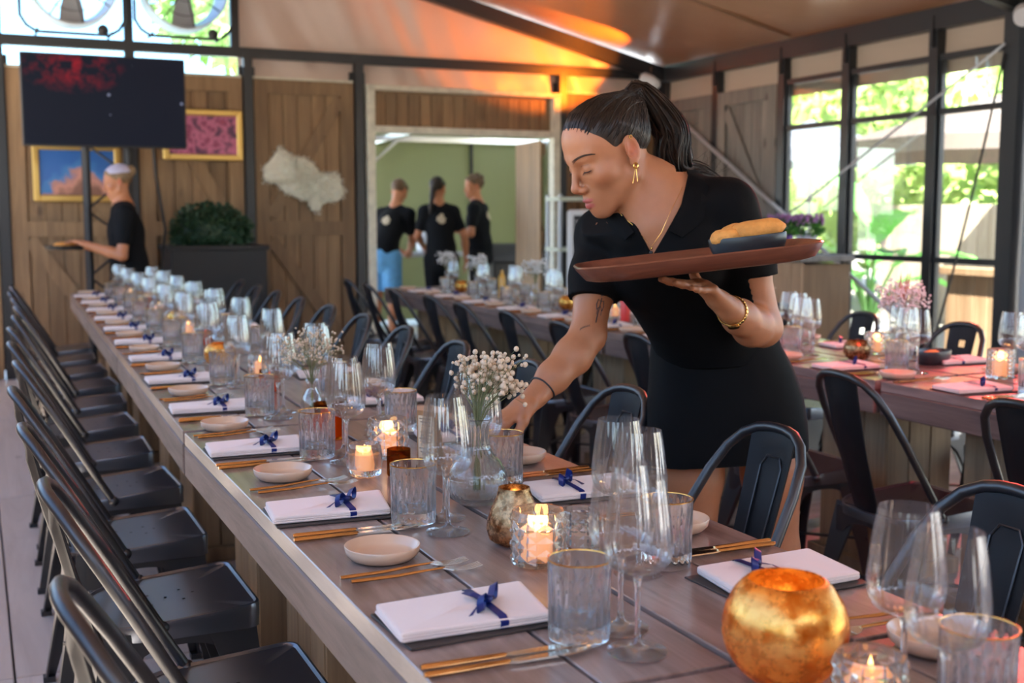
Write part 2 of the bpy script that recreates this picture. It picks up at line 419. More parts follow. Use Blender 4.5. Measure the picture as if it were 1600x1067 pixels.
# gable: clear film over the left part, cloth over the right
def sheet(name, mat_, P, nu, nv, amp, sc, parent=None, nrm=(0, 1, 0), thick=.004, fold=0):
    m = MB(); vs = []; n = Vector(nrm)
    for side in (0, 1):
        for j in range(nv + 1):
            for i in range(nu + 1):
                p = Vector(P(i / nu, j / nv)); e = noise.noise(p * sc) + .5 * noise.noise(p * sc * 2.3) + (fold * noise.noise(Vector((p.x * 5.5 + p.z * 2.6, 3.3, p.z * .7))) if fold else 0)
                vs.append(p + n * (amp * e + side * thick))
    fs = []; W = nu + 1; O = W * (nv + 1)
    for j in range(nv):
        for i in range(nu):
            a = j * W + i; fs.append((a, a + 1, a + W + 1, a + W)); fs.append((O + a, O + a + W, O + a + W + 1, O + a + 1))
    for i in range(nu):
        fs.append((i, O + i, O + i + 1, i + 1)); b = nv * W + i; fs.append((b, b + 1, O + b + 1, O + b))
    for j in range(nv):
        a = j * W; fs.append((a, a + W, O + a + W, O + a)); a += nu; fs.append((a, O + a, O + a + W, a + W))
    m.add(vs, fs); return m.build(name, mat_, parent, smooth=60)
sheet('gable_cloth', M['gable'], lambda u, v: (2.13 + u * 4.0, YB + .04, 2.44 + v * (roof_z(2.13 + u * 4.0) - 2.44 - .02)), 130, 34, .026, 2.0, wall_back, fold=1.6)
sheet('gable_film', M['film'], lambda u, v: (-1.0 + u * 3.05, YB + .05, 2.49 + v * (roof_z(-1.0 + u * 3.05) - 2.5)), 16, 6, .004, 2, wall_back)
# front and left
wf = MB().box(((XL + XR) / 2, -3.0, 1.35), (XR - XL, .06, 2.7)).build('wall_front', M['barn'])  # unseen wall, closed so no light comes in from behind the camera
tag(wf, 'unseen board wall behind the photographer, closed against light', 'wall', kind='structure')
lw = MB().beam((XL, -3, roof_z(XL) - .07), (XL, YB, roof_z(XL) - .07), .1, .13)
lw.box((XL, 3.6, .02), (.08, 13.3, .06)); lw.box((XL, 3.6, 1.12), (.07, 13.3, .05))
tag(lw.build('wall_left', M['steel']), 'open left side of the tent with black steel posts', 'wall', kind='structure')
for i in range(7): MB().box((XL, -3 + i * 2.2, 1.5), (.09, .09, 3.0)).build('post', M['steel'], bpy.data.objects['wall_left'])

barn_panel(bpy.data.objects['wall_left'], -2.95, 10.25, .03, 1.10, lambda u, n, z: (XL + n, u, z), M['barn'], rails=False, bw=.3)  # unseen low board wall added to hold side light off the tables
# right wall
posts = [10.2, 9.28, 8.3, 7.49, 6.56]
wr = MB().beam((XR, -3, 2.69), (XR, YB + .1, 2.69), .11, .15)
wall_right = tag(wr.build('wall_right', M['steel']), 'right tent wall of black steel posts, barn boards and windows', 'wall', kind='structure')
for yv in posts + [4.8, 3.8, 2.8, 1.6, .4, -.8, -2]: MB().box((XR, yv, 1.32), (.085, .085, 2.62)).box((XR - .055, yv, 2.6), (.02, .03, .22)).build('post', M['steel'], wall_right)
MB().box((XR - .02, 5.82, 1.36), (.13, .13, 2.72)).build('corner_post', M['steel'], wall_right)
barn_panel(wall_right, 9.33, 10.15, 0, 2.42, pr_, M['barn_grey'], [(9.46, 1.3, 10.0, 2.2)], mid=1.2)
barn_panel(wall_right, 8.35, 9.23, 0, 2.42, pr_, M['barn_grey'], [(8.48, 1.3, 9.1, 2.25)], mid=1.2)
sheet('canvas_strip', M['canvas'], lambda u, v: (XR + .03, 5.9 + u * 4.35, 2.40 + v * .3), 40, 5, .012, 3, wall_right, (1, 0, 0))
sheet('canvas_flap', M['canvas'], lambda u, v: (XR + .06, 5.9 + u * 2.4, 2.31 + v * .16), 30, 4, .012, 3, wall_right, (1, 0, 0))
def window(n, y0, y1, label):
    m = MB()
    for z in (2.42, 2.04, .99, .06): m.box((XR, (y0 + y1) / 2, z), (.05, y1 - y0, .042))
    m.box((XR + .005, y0 + .012, 1.24), (.04, .024, 2.36)); m.box((XR + .005, y1 - .012, 1.24), (.04, .024, 2.36))
    w = tag(m.build('window_%d' % n, M['steel']), label, 'window', kind='structure')
    for a, b in ((.08, .97), (1.01, 2.02), (2.06, 2.40)):
        MB().box((XR + .01, (y0 + y1) / 2, (a + b) / 2), (.006, y1 - y0 - .02, b - a)).build('pane', M['pane'], w)
window(1, 7.535, 8.255, 'tall black framed window beside the grey barn panel')
window(2, 6.605, 7.445, 'tall black framed window showing the banana plant outside')
window(3, 5.89, 6.515, 'tall black framed window nearest the thick corner post')
sheet('grey_curtain', mat('grey curtain', (.42, .45, .48), .7), lambda u, v: (XR - .0, 4.9 + u * .84, .03 + v * 2.55), 30, 6, .03, 6, wall_right, (1, 0, 0))
for a, b in ((3.85, 4.75), (2.85, 3.75), (1.65, 2.75), (.45, 1.55)):
    MB().box((XR + .01, (a + b) / 2, 1.3), (.006, b - a, 2.3)).build('pane', M['pane'], wall_right)
# cross braces of the right wall
def cable(name, a, b, r, mt, label, cat, sag=0.0):
    a = Vector(a); b = Vector(b); pts = [a.lerp(b, t / 12) - Vector((0, 0, sag * 4 * (t / 12) * (1 - t / 12))) for t in range(13)]
    return tag(MB().tube(pts, r, 6).build(name, mt, smooth=60), label, cat)
cable('brace_rod', (XR - .08, 10.22, 2.46), (XR - .08, 6.62, .46), .017, M['galv'], 'galvanised brace rod running down from the back corner across the window', 'brace')
cable('brace_cable', (XR - .12, 5.84, 2.42), (XR - .12, 8.9, .9), .009, M['galv'], 'thin steel brace cable rising to the thick corner post', 'cable')
cable('hanging_cable', (XR - .1, 5.86, 2.36), (XR - .1, 6.38, .45), .009, M['black'], 'black cable hanging slack in front of the window nearest the corner post', 'cable', sag=.08)
# roof
def roof_half(name, x0, x1, label):
    o = sheet(name, M['roof'], lambda u, v: (x0 + u * (x1 - x0), -3.0 + v * 13.35, roof_z(x0 + u * (x1 - x0)) + .02 - .03 * math.sin(u * math.pi) * (1 if abs(v - .5) < .49 else 0)), 24, 60, .015, 1.6, None, (0, 0, 1), .004)
    return tag(o, label, 'ceiling', kind='structure')
ceil_r = roof_half('ceiling', XR + .05, RIDGE, 'sloping tan tent roof above the right side of the room')
ceil_l = roof_half('ceiling_left', RIDGE, XL - .05, 'sloping tan tent roof above the left side of the room')
for i, yv in enumerate((YB - .12, 5.82, 1.6, -2.6)):
    for s, xe in ((1, XR), (-1, XL)):
        m = MB().beam((RIDGE, yv, roof_z(RIDGE) - .09), (xe, yv, roof_z(xe) - .09), .09, .13)
        m.build('rafter', M['steel'], ceil_r if s > 0 else ceil_l)
MB().beam((RIDGE, -3, roof_z(RIDGE) - .07), (RIDGE, YB, roof_z(RIDGE) - .07), .08, .1).build('ridge_beam', M['steel'], ceil_r)
MB().beam((XR - .1, 8.15, roof_z(XR - .1) - .005), (RIDGE, 8.15, roof_z(RIDGE) - .01), .05, .012).build('seam', mat('roof seam', (.2, .1, .05), .5), ceil_r)

# ------------------------------------------------------------------ kitchen tent behind the doorway
M['green'] = fabric_sheet('green tent cloth', (.28, .30, .15), (.05, .057, .023), .6, .1)
M['whitecloth'] = fabric_sheet('white tent cloth', (.62, .64, .64), (.07, .075, .08), .6, .1)
kw = sheet('wall_kitchen', M['green'], lambda u, v: (4.55 + u * 3.0, 14.2, v * 2.38), 40, 8, .03, 2, None)
tag(kw, 'green tent cloth at the back of the kitchen tent', 'tent wall', kind='structure')
MB().box((5.86, 14.16, 1.2), (.035, .03, 2.4)).build('seam', M['black'], kw)
kr = sheet('wall_kitchen_right', M['green'], lambda u, v: (7.0, 10.5 + u * 3.7, v * 2.3), 30, 6, .03, 2, None, (1, 0, 0))
tag(kr, 'green tent cloth along the right side of the kitchen tent', 'tent wall', kind='structure')
kc = sheet('ceiling_kitchen', M['whitecloth'], lambda u, v: (2.6 + u * 4.5, 10.45 + v * 3.8, 2.34 + .35 * math.sin(math.pi * min(1, max(0, v)))), 20, 20, .01, 2, None, (0, 0, 1))
tag(kc, 'white cloth roof of the kitchen tent', 'tent roof', kind='structure')
kf = MB()
kf.beam((2.6, 14.1, 2.26), (7, 14.1, 2.26), .05, .07); kf.beam((4.5, 14.1, 2.2), (4.5, 10.5, 2.3), .05, .07)
kf.beam((4.5, 14.05, 1.95), (4.85, 14.05, 2.26), .04, .04)
tag(kf.build('trim_1', M['chrome']), 'aluminium frame poles of the kitchen tent', 'tent frame', kind='structure')
for x, yv in ((4.5, 14.1), (6.9, 14.1)): MB().box((x, yv, 1.15), (.07, .07, 2.3)).build('post', M['chrome'], bpy.data.objects['trim_1'])
# ------------------------------------------------------------------ tables
def shear(y, y0, k): return k * max(0, y - y0)
def make_table(x0, y0, y1, skew, label, nboards=4, width=.73):
    """a trestle table: boards along y, side boards below, two board-built pedestals"""
    t = empty('trestle_table', (x0 + width / 2, (y0 + y1) / 2, 0), -math.atan(skew))
    tag(t, label, 'table', 'long trestle tables')
    L = y1 - y0; bw = width / nboards
    tb = MB().box((0, 0, 0), (bw - .008, L - .008, .032), bev=.0015).mesh('top_board', M['table'])
    for i in range(nboards): link('top_board', tb, t, (-width / 2 + (i + .5) * bw, 0, .744 + (0, -.0015, .0008, -.0008)[i % 4]))
    sb = MB().box((0, 0, 0), (.028, L - .01, .078), bev=.003).mesh('side_board', M['tableside_shaded'])
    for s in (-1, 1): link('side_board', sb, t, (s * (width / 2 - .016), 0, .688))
    eb = MB().box((0, 0, 0), (width - .07, .028, .078), bev=.003).mesh('end_board', M['tableside_shaded'])
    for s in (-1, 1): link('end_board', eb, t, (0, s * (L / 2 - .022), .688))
    for yc in (-L / 2 + .345, L / 2 - .345):
        p = MB().box((0, yc, .325), (.25, .30, .64)).build('pedestal', M['leg'], t)
        pm = MB().box((0, 0, .326), (.096, .026, .65), bev=.002).mesh('board', M['leg'])
        pn = MB().box((0, 0, .326), (.026, .112, .65), bev=.002).mesh('board', M['leg'])
        for i in range(3):
            for s in (-1, 1):
                link('board', pm, p, ((i - 1) * .1, yc + s * .165, 0)); link('board', pn, p, (s * .139, yc + (i - 1) * .115, 0))
        MB().box((0, yc, .03), (.36, .42, .055), bev=.003).build('foot_board', M['leg'], p)
    return t
XM = .46; SK = .0259
mains = [(-.70, 1.153, 0, 'nearest section'), (1.157, 3.013, 0, 'second section'), (3.025, 4.985, SK, 'third section'), (4.995, 6.955, SK, 'fourth section'), (6.965, 8.925, SK, 'far end section')]
for y0, y1, k, w in mains:
    make_table(XM + shear((y0 + y1) / 2, 3.02, k), y0, y1, k, 'weathered plank trestle table, %s of the main long row' % w)
XT = 2.70; SK2 = .04
def dxr(y): return shear(y, 4.9, SK2)
wins = [(1.17, 3.02, 0, 'nearest section'), (3.04, 4.89, 0, 'second section'), (4.91, 6.76, SK2, 'third section'), (6.78, 8.63, SK2, 'far end section')]
for y0, y1, k, w in wins:
    make_table(XT + dxr((y0 + y1) / 2), y0, y1, k, 'weathered plank trestle table, %s of the window side row' % w)
def xmain(y): return XM + shear(y, 3.02, SK)

# ------------------------------------------------------------------ chairs
def rr_outline(w, d, rf, rb, n=6):
    P = []
    for (cx, cy_, r, a0) in ((w / 2 - rf, d / 2 - rf, rf, 0), (-w / 2 + rf, d / 2 - rf, rf, 90), (-w / 2 + rb, -d / 2 + rb, rb, 180), (w / 2 - rb, -d / 2 + rb, rb, 270)):
        for i in range(n + 1):
            a = R(a0 + 90 * i / n); P.append((cx + r * math.cos(a), cy_ + r * math.sin(a)))
    return P
def make_chair(slot=False):
    c = empty('metal_chair'); tag(c, 'x', 'chair')
    m = MB(); rings = []
    for s, z in ((1.0, .412), (1.005, .445), (.995, .452), (.97, .453), (.945, .4478), (.5, .4474), (.02, .4474)):
        rings.append([(p[0] * s, p[1] * s, z + (.075 * p[1] * s if z > .42 else 0)) for p in rr_outline(.355, .355, .03, .13)])
    m.loft(rings); m.build('seat', M['gun'], c, smooth=40)
    h = MB()
    for (x, y) in ((0, 0), (.035, .035), (-.035, .035), (.035, -.035), (-.035, -.035), (0, .06), (0, -.06)):
        h.lathe([(.0001, .4462), (.004, .4462)], 8, c=(x, y, .075 * y + .0025))
    h.build('vent_holes', M['black'], c)['kind'] = 'stuff'
    legs = MB()
    corners = [(.165, .165, .205, .205), (-.165, .165, -.205, .205), (.15, -.15, .195, -.225), (-.15, -.15, -.195, -.225)]
    for (xa, ya, xb, yb) in corners:
        l = MB(); rg = []
        sx = 1 if xa > 0 else -1; sy = 1 if ya > 0 else -1
        for t in (0, .12, .3, .6, 1.0):
            w = .085 * (1 - t) ** 1.6 + .026; x = xa + (xb - xa) * t; yv = ya + (yb - ya) * t; z = .44 * (1 - t)
            q = [(x, yv), (x - sx * w, yv), (x - sx * w, yv - sy * .006), (x - sx * .006, yv - sy * .006), (x - sx * .006, yv - sy * w), (x, yv - sy * w)]
            rg.append([(a, b, z) for a, b in q])
        l.loft(rg); l.box((xb - sx * .012, yb - sy * .012, .008), (.032, .032, .016)); l.build('leg', M['chair'], c)
    ap = MB()
    def arch(pa, pb_, nrm):
        pa = Vector(pa); pb_ = Vector(pb_); n = Vector(nrm) * .004; N = 14; up = []; lo = []
        for i in range(N + 1):
            t = i / N; p = pa.lerp(pb_, t); k = (2 * t - 1) ** 2
            up.append(Vector((p.x, p.y, .43))); lo.append(Vector((p.x, p.y, .395 - .10 * k * k - .02 * k)))
        vs = up + lo + [v + n for v in up] + [v + n for v in lo]; K = N + 1; fs = []
        for i in range(N):
            fs += [(i, i + 1, K + i + 1, K + i), (2 * K + i, 3 * K + i, 3 * K + i + 1, 2 * K + i + 1), (K + i, K + i + 1, 3 * K + i + 1, 3 * K + i)]
        ap.add(vs, fs)
    arch((.14, .168, 0), (-.14, .168, 0), (0, -1, 0)); arch((.13, -.165, 0), (-.13, -.165, 0), (0, 1, 0))
    arch((.168, .14, 0), (.168, -.13, 0), (-1, 0, 0)); arch((-.168, .14, 0), (-.168, -.13, 0), (1, 0, 0))
    ap.build('apron', M['chair'], c, smooth=40)
    s = MB(); s.beam((.185, .185, .21), (-.172, -.188, .21), .014, .008); s.beam((-.185, .185, .222), (.172, -.188, .222), .014, .008)
    s.build('stretcher', M['chair'], c)
    # back hoop
    half = [(.180, -.035, .440), (.177, -.070, .50), (.170, -.118, .585), (.161, -.166, .67), (.149, -.210, .745), (.128, -.244, .800), (.098, -.264, .832), (.062, -.277, .848), (.03, -.282, .853), (0, -.283, .854)]
    pts = half + [(-x, y, z) for x, y, z in half[-2::-1]]
    hp = MB().tube(pts, .0112, 10)
    for sx in (-1, 1): hp.sphere((sx * .180, -.035, .440), .016, 8, 5)
    hp.build('back_hoop', M['chair'], c, smooth=50)
    # splat
    def sp(u, v, off):   # u -1..1, v 0..1
        w = .052 + .022 * v; y = -.165 - .115 * v - .008 * math.sin(v * math.pi); z = .44 + .405 * v
        return (u * w, y + off + .010 * u * u, z)
    sm = MB(); nu, nv = 8, 14; A = []
    for off in (0, -.004):
        for j in range(nv + 1):
            for i in range(nu + 1):
                u = -1 + 2 * i / nu; v = j / nv; o = off
                if not slot and abs(u) < .55 and .14 < v < .86: o -= .006
                A.append(sp(u, v, o))
    W = nu + 1; O = W * (nv + 1); F = []
    for j in range(nv):
        for i in range(nu):
            if slot and 3 <= i <= 4 and j == 11: continue
            a = j * W + i; F += [(a, a + 1, a + W + 1, a + W), (O + a, O + a + W, O + a + W + 1, O + a + 1)]
    for j in range(nv):
        for a in (j * W, j * W + nu): F.append((a, a + W, O + a + W, O + a))
    sm.add(A, F); so = sm.build('splat', M['chair_matt'], c, smooth=30)
    if not slot:
        e = MB(); loop = [(-.5, .15), (.5, .15), (.5, .82), (.3, .87), (-.3, .87), (-.5, .82)]
        e.tube([sp(u, v, -.0045) for u, v in loop], .0028, 5, closed=True); e.build('embossed_line', M['chair'], so)
    return c
PC = Proto(make_chair()); PCS = Proto(make_chair(True))
rc = random.Random(11)
G1 = 'black metal chairs along the left side of the main table'
for k in range(12):
    yv = 1.47 + .605 * k
    PC.put((xmain(yv) - .10 + rc.uniform(-.015, .015), yv, 0), R(-90) + rc.uniform(-.05, .05), 'black metal chair, %s from the front along the left side of the main table' % ORD[k], G1)
for k in range(12):
    yv = 1.40 + .622 * k
    x = xmain(yv) + .73 + .075 + rc.uniform(-.01, .01)
    PC.put((x, yv, 0), R(90) + rc.uniform(-.05, .05), 'black metal chair, %s from the front along the right side of the main table' % ORD[k], 'black metal chairs along the right side of the main table')
for k in range(11):
    yv = 2.07 + .60 * k
    PC.put((XT + dxr(yv) - .165 + rc.uniform(-.015, .015), yv, 0), R(-90) + rc.uniform(-.06, .06), 'black metal chair, %s from the front on the room side of the window table' % ORD[k], 'black metal chairs on the room side of the window table')
for k in range(8):
    yv = 2.45 + .62 * k
    PCS.put((XT + dxr(yv) + .73 + .06 + rc.uniform(-.02, .02), yv, 0), R(90) + rc.uniform(-.08, .08), 'black slotted-back metal chair, %s from the front on the window side of the window table' % ORD[k], 'slotted chairs on the window side of the window table')

# ------------------------------------------------------------------ tableware
M['wine'] = thin_glass('wine glass crystal', (.99, .995, .995), .42, .03, .03, .014)
M['tumbler'] = thick_glass('pressed tumbler glass', (.98, .99, .995), .12)
M['cut'] = thick_glass('cut crystal', (.98, .99, .98), .15)
M['cream'] = mat('sand glazed stoneware', (.60, .41, .28), .3, coat=.4)
M['linen'] = mat('white linen', (.80, .67, .61), .85, sheen=.3, bump=.12, bump_s=500)
M['card'] = mat('dark placemat card', (.035, .028, .025), .6)
M['ribbon'] = mat('royal blue satin', (.003, .016, .14), .38)
M['flat'] = mat('champagne gold cutlery', (.66, .42, .20), .13, 1.0)
M['steel_bright'] = mat('polished cutlery steel', (.86, .80, .70), .15, 1.0)
def make_wine():
    o = empty('wine_glass'); tag(o, 'x', 'wine glass')
    def rib(a, r, z, i): return r + (.00045 * math.cos(24 * a) if .108 < z < .217 else 0)
    outer = [(.0345, .110), (.0402, .119), (.0425, .130), (.0428, .139), (.0420, .152), (.0398, .172), (.0370, .194), (.0342, .212), (.0328, .222)]
    prof = [(.004, .092), (.007, .097), (.0170, .101), (.027, .1048)] + outer + [(r - .0011, z) for r, z in reversed(outer)] + [(.022, .1065), (.011, .1035), (.0001, .1025)]
    MB().lathe(prof, 168, rf=rib).build('bowl', M['wine'], o, smooth=60)
    st = [(.0001, .0), (.0375, .0), (.0378, .0018), (.030, .0035), (.014, .0065), (.006, .012), (.0037, .024), (.0033, .055), (.0036, .084), (.0058, .095), (.0001, .099)]
    MB().lathe(st, 28).build('stem', M['tumbler'], o, smooth=60)
    return o
def make_tumbler():
    o = empty('tumbler'); tag(o, 'x', 'glass')
    def rib(a, r, z, i):
        if i < 9 and .012 < z < .085: return r - .0028 * (1 - abs(math.sin(10 * a))) * min(1, (z - .01) / .006, (.088 - z) / .02)
        return r
    prof = [(.0001, 0), (.034, 0), (.0385, .003), (.0398, .012), (.0400, .020), (.0402, .045), (.0405, .070), (.0407, .088), (.041, .107), (.0395, .1075), (.0385, .100), (.0378, .07), (.0373, .03), (.034, .024), (.0001, .0215)]
    MB().lathe(prof, 160, rf=rib).build('glass_body', M['tumbler'], o, smooth=40)
    MB().lathe([(.0412, .1062), (.0413, .1078), (.0402, .1083), (.0393, .1077), (.0393, .1064)], 40, closed=True).build('gold_rim', M['gold'], o, smooth=60)
    return o
def make_plate():
    m = MB().lathe([(.0001, .0), (.042, .0), (.05, .003), (.058, .011), (.0605, .0225), (.0595, .0235), (.0575, .0225), (.054, .011), (.047, .0062), (.0001, .0055)], 40)
    return tag(m.build('side_plate', M['cream'], smooth=60), 'x', 'plate')
def make_fork():
    o = empty('fork'); tag(o, 'x', 'fork')
    h = MB(); pts = []; 
    rings = []
    for x, w, z, th in ((-.10, .0045, .004, .0028), (-.085, .0052, .004, .003), (-.03, .0038, .0045, .0026), (.02, .0026, .008, .002), (.045, .003, .009, .0018)):
        rings.append([(x, w * math.cos(a), z + th * math.sin(a)) for a in [2 * math.pi * i / 8 for i in range(8)]])
    h.loft(rings); h.build('handle', M['flat'], o, smooth=50)
    t = MB(); rg = []
    for x, w, z in ((.042, .003, .009), (.052, .010, .0075), (.062, .0118, .006)):
        rg.append([(x, -w, z - .0007), (x, w, z - .0007), (x, w, z + .0007), (x, -w, z + .0007)])
    t.loft(rg)
    for i in range(4):
        yv = (i - 1.5) * .0066
        t.loft([[(x, yv - w, z - .0006), (x, yv + w, z - .0006), (x, yv + w, z + .0006), (x, yv - w, z + .0006)] for x, w, z in ((.061, .0022, .006), (.085, .0019, .0055), (.103, .0011, .0095))])
    t.build('tines', M['steel_bright'], o, smooth=40)
    return o
def make_knife():
    o = empty('knife'); tag(o, 'x', 'knife')
    h = MB(); h.loft([[(x, w * math.cos(a), .0045 + th * math.sin(a)) for a in [2 * math.pi * i / 8 for i in range(8)]] for x, w, th in ((-.11, .004, .003), (-.105, .0055, .0042), (-.06, .0052, .004), (-.005, .0042, .0034), (.0, .0035, .003))])
    h.build('handle', M['flat'], o, smooth=50)
    b = MB(); b.loft([[(x, yc - w, .0035), (x, yc + w, .0035), (x, yc + w * .8, .0052), (x, yc - w, .0058)] for x, w, yc in ((-.002, .0045, 0), (.01, .0075, 0), (.06, .0085, 0), (.09, .0075, .0005), (.108, .0035, .003), (.113, .001, .005))])
    b.build('blade', M['steel_bright'], o, smooth=30)
    return o
def make_napkin():
    o = empty('napkin'); tag(o, 'x', 'napkin')
    m = MB(); rings = []
    L, W = .108, .066
    for j, (s, z) in enumerate(((.985, .0012), (1.0, .003), (1.0, .0045), (.985, .0052), (1.0, .006), (1.0, .0078), (.985, .0086), (1.0, .0094), (.998, .0125), (.985, .0140), (.93, .0146), (.6, .0155), (.3, .0150), (.02, .0155))):
        ring = []
        for (x, y) in rr_outline(2 * L, 2 * W, .004, .005, 4):
            e = noise.noise(Vector((x * 16, y * 16, j * .35))) * .0035 + .002 * x / .1 * (y / .066)
            ring.append((x * s + e * .9 + y * .10, y * s + e * .9, z + (e * .7 if j > 7 else 0)))
        rings.append(ring)
    m.loft(rings); m.build('folded_cloth', M['linen'], o, smooth=50)
    r = MB(); xs = .03
    pts = [(xs, -W - .001, .001), (xs, -W - .003, .010), (xs, -W * .9, .0160), (xs, 0, .0180), (xs, W * .9, .0160), (xs, W + .003, .010), (xs, W + .001, .001)]
    vs = []; fs = []
    for i, p in enumerate(pts): vs += [(p[0] - .006, p[1], p[2]), (p[0] + .006, p[1], p[2])]
    for i in range(len(pts) - 1): fs.append((2 * i, 2 * i + 1, 2 * i + 3, 2 * i + 2))
    n0 = len(vs); vs += [(x, yv, z + .0007) for x, yv, z in vs]; fs += [tuple(n0 + q for q in f[::-1]) for f in fs]
    r.add(vs, fs); rb = r.build('ribbon', M['ribbon'], o, smooth=60)
    b = MB()
    def band(P, w, th=.0007):
        v = []; f = []
        for p, side in P:
            p = Vector(p); s_ = Vector(side) * w; v += [p - s_, p + s_]
        for i in range(len(P) - 1): f.append((2 * i, 2 * i + 1, 2 * i + 3, 2 * i + 2))
        k = len(v); v += [(q[0], q[1], q[2] + th) for q in v]; f += [tuple(k + q for q in ff[::-1]) for ff in f]
        b.add(v, f)
    for s in (-1, 1):
        lp = []
        for i in range(13):
            t = i / 12 * 2 * math.pi; rr_ = .034 * math.sin(t / 2)
            lp.append(((xs + .004 * s + s * rr_ * .55, -.012 + rr_ * .8 * s, .022 + .011 * math.sin(t) + .004), (.5, -.35, .75 * (1 if i < 7 else -1) * 0 + .35)))
        band(lp, .008)
        band([((xs, -.012, .024), (.5, .5, 0)), ((xs - .018 + .006 * s, -.012 + .022 * s, .025), (.55, .4, .2)), ((xs - .03 + .014 * s, -.012 + .046 * s, .0215), (.6, .3, 0))], .0065)
    b.sphere((xs, -.012, .0245), (.008, .007, .0055), 8, 6)
    b.build('bow', M['ribbon'], rb, smooth=60)
    return o
def make_mat():
    return tag(MB().box((0, 0, .0015), (.228, .148, .003), bev=.001).build('placemat', M['card']), 'x', 'placemat')
W_, T_, P_, F_, K_, N_, C_ = Proto(make_wine()), Proto(make_tumbler()), Proto(make_plate()), Proto(make_fork()), Proto(make_knife()), Proto(make_napkin()), Proto(make_mat())
TZ = .7605
GL = []        # glasses and centrepieces already standing on the tables: x, y, radius
def free(loc, r, reach=.34):
    """nearest clear spot on the table for something of radius r"""
    best = None
    for i in range(-24, 25):
        for j in range(-6, 7):
            x = loc[0] + j * .015; y = loc[1] + i * reach / 24; q = math.hypot(j * .015 * 1.5, i * reach / 24)
            if (best is None or q < best[0]) and all(math.hypot(x - a, y - b) > r + c + .006 for a, b, c in GL): best = (q, x, y)
    if best is None: best = (0, loc[0], loc[1])
    GL.append((best[1], best[2], r)); return (best[1], best[2], loc[2])
def setting(xe, yc, side, where, rg, full=True, grp=''):
    """xe: table edge, side +1 faces +x, -1 faces -x; where: words that single out the place"""
    def at(dx, dy): return (xe + side * (dx + rg.uniform(-.006, .006)), yc + side * (dy + rg.uniform(-.008, .008)), TZ)
    rz = 0 if side > 0 else math.pi
    j = lambda a=.06: rz + rg.uniform(-a, a)
    g = lambda k: '%s on %s' % (k, grp)
    if full:
        a = rz + rg.uniform(-.05, .05); p = at(.118, 0)
        C_.put((p[0] + side * .006, p[1] - .006, TZ), a + rg.uniform(-.03, .03), 'dark card placemat under the napkin, ' + where, g('placemats'))
        N_.put((p[0], p[1], TZ + .003), a, 'white napkin with blue bow, ' + where, g('napkins'))
        P_.put(at(.108, .315), 0, 'small sand-coloured side plate, ' + where, g('side plates'))
        b = j(.05)
        F_.put(at(.118, .232), b + .05, 'gold fork beside the plate, ' + where, g('forks'))
        F_.put(at(.125, .203), b, 'gold fork beside the napkin, ' + where, g('forks'))
        b = j(.04)
        K_.put(at(.115, -.145), b, 'gold knife beside the napkin, ' + where, g('knives'))
        K_.put(at(.11, -.172), b + .02, 'outer gold knife, ' + where, g('knives'))
    def at2(dx, dy, r):
        p = at(dx, dy); GL.append((p[0], p[1], r)); return p
    T_.put(at2(.232, -.125, .041), rg.uniform(0, 6), 'gold-rimmed ribbed tumbler, ' + where, g('tumblers'))
    W_.put(at2(.268, -.20, .038), rg.uniform(0, 6), 'tall wine glass nearer the front, ' + where if side > 0 else 'tall wine glass further back, ' + where, g('wine glasses'))
    W_.put(at2(.292, -.108, .038), rg.uniform(0, 6), 'tall wine glass further back, ' + where if side > 0 else 'tall wine glass nearer the front, ' + where, g('wine glasses'))
rs = random.Random(5)
for k in range(12):
    yc = 1.432 + .635 * k
    setting(xmain(yc), yc, 1, '%s place from front, main table left side' % ORD[k], rs, grp='the left side of the main table')
for k in range(-1, 11):
    yc = 1.405 + .625 * k
    if 1.9 < yc < 2.2: pass
    setting(xmain(yc) + .73, yc, -1, '%s place from front, main table right side' % ORD[k + 1], rs, full=k >= 0, grp='the right side of the main table')
for k in range(10):
    yc = 2.74 + .585 * k
    setting(XT + dxr(yc), yc, 1, '%s place from front, window table room side' % ORD[k], rs, grp='the room side of the window table')
for k in range(9):
    yc = 2.70 + .60 * k
    setting(XT + dxr(yc) + .73, yc, -1, '%s place from front, window table window side' % ORD[k], rs, grp='the window side of the window table')
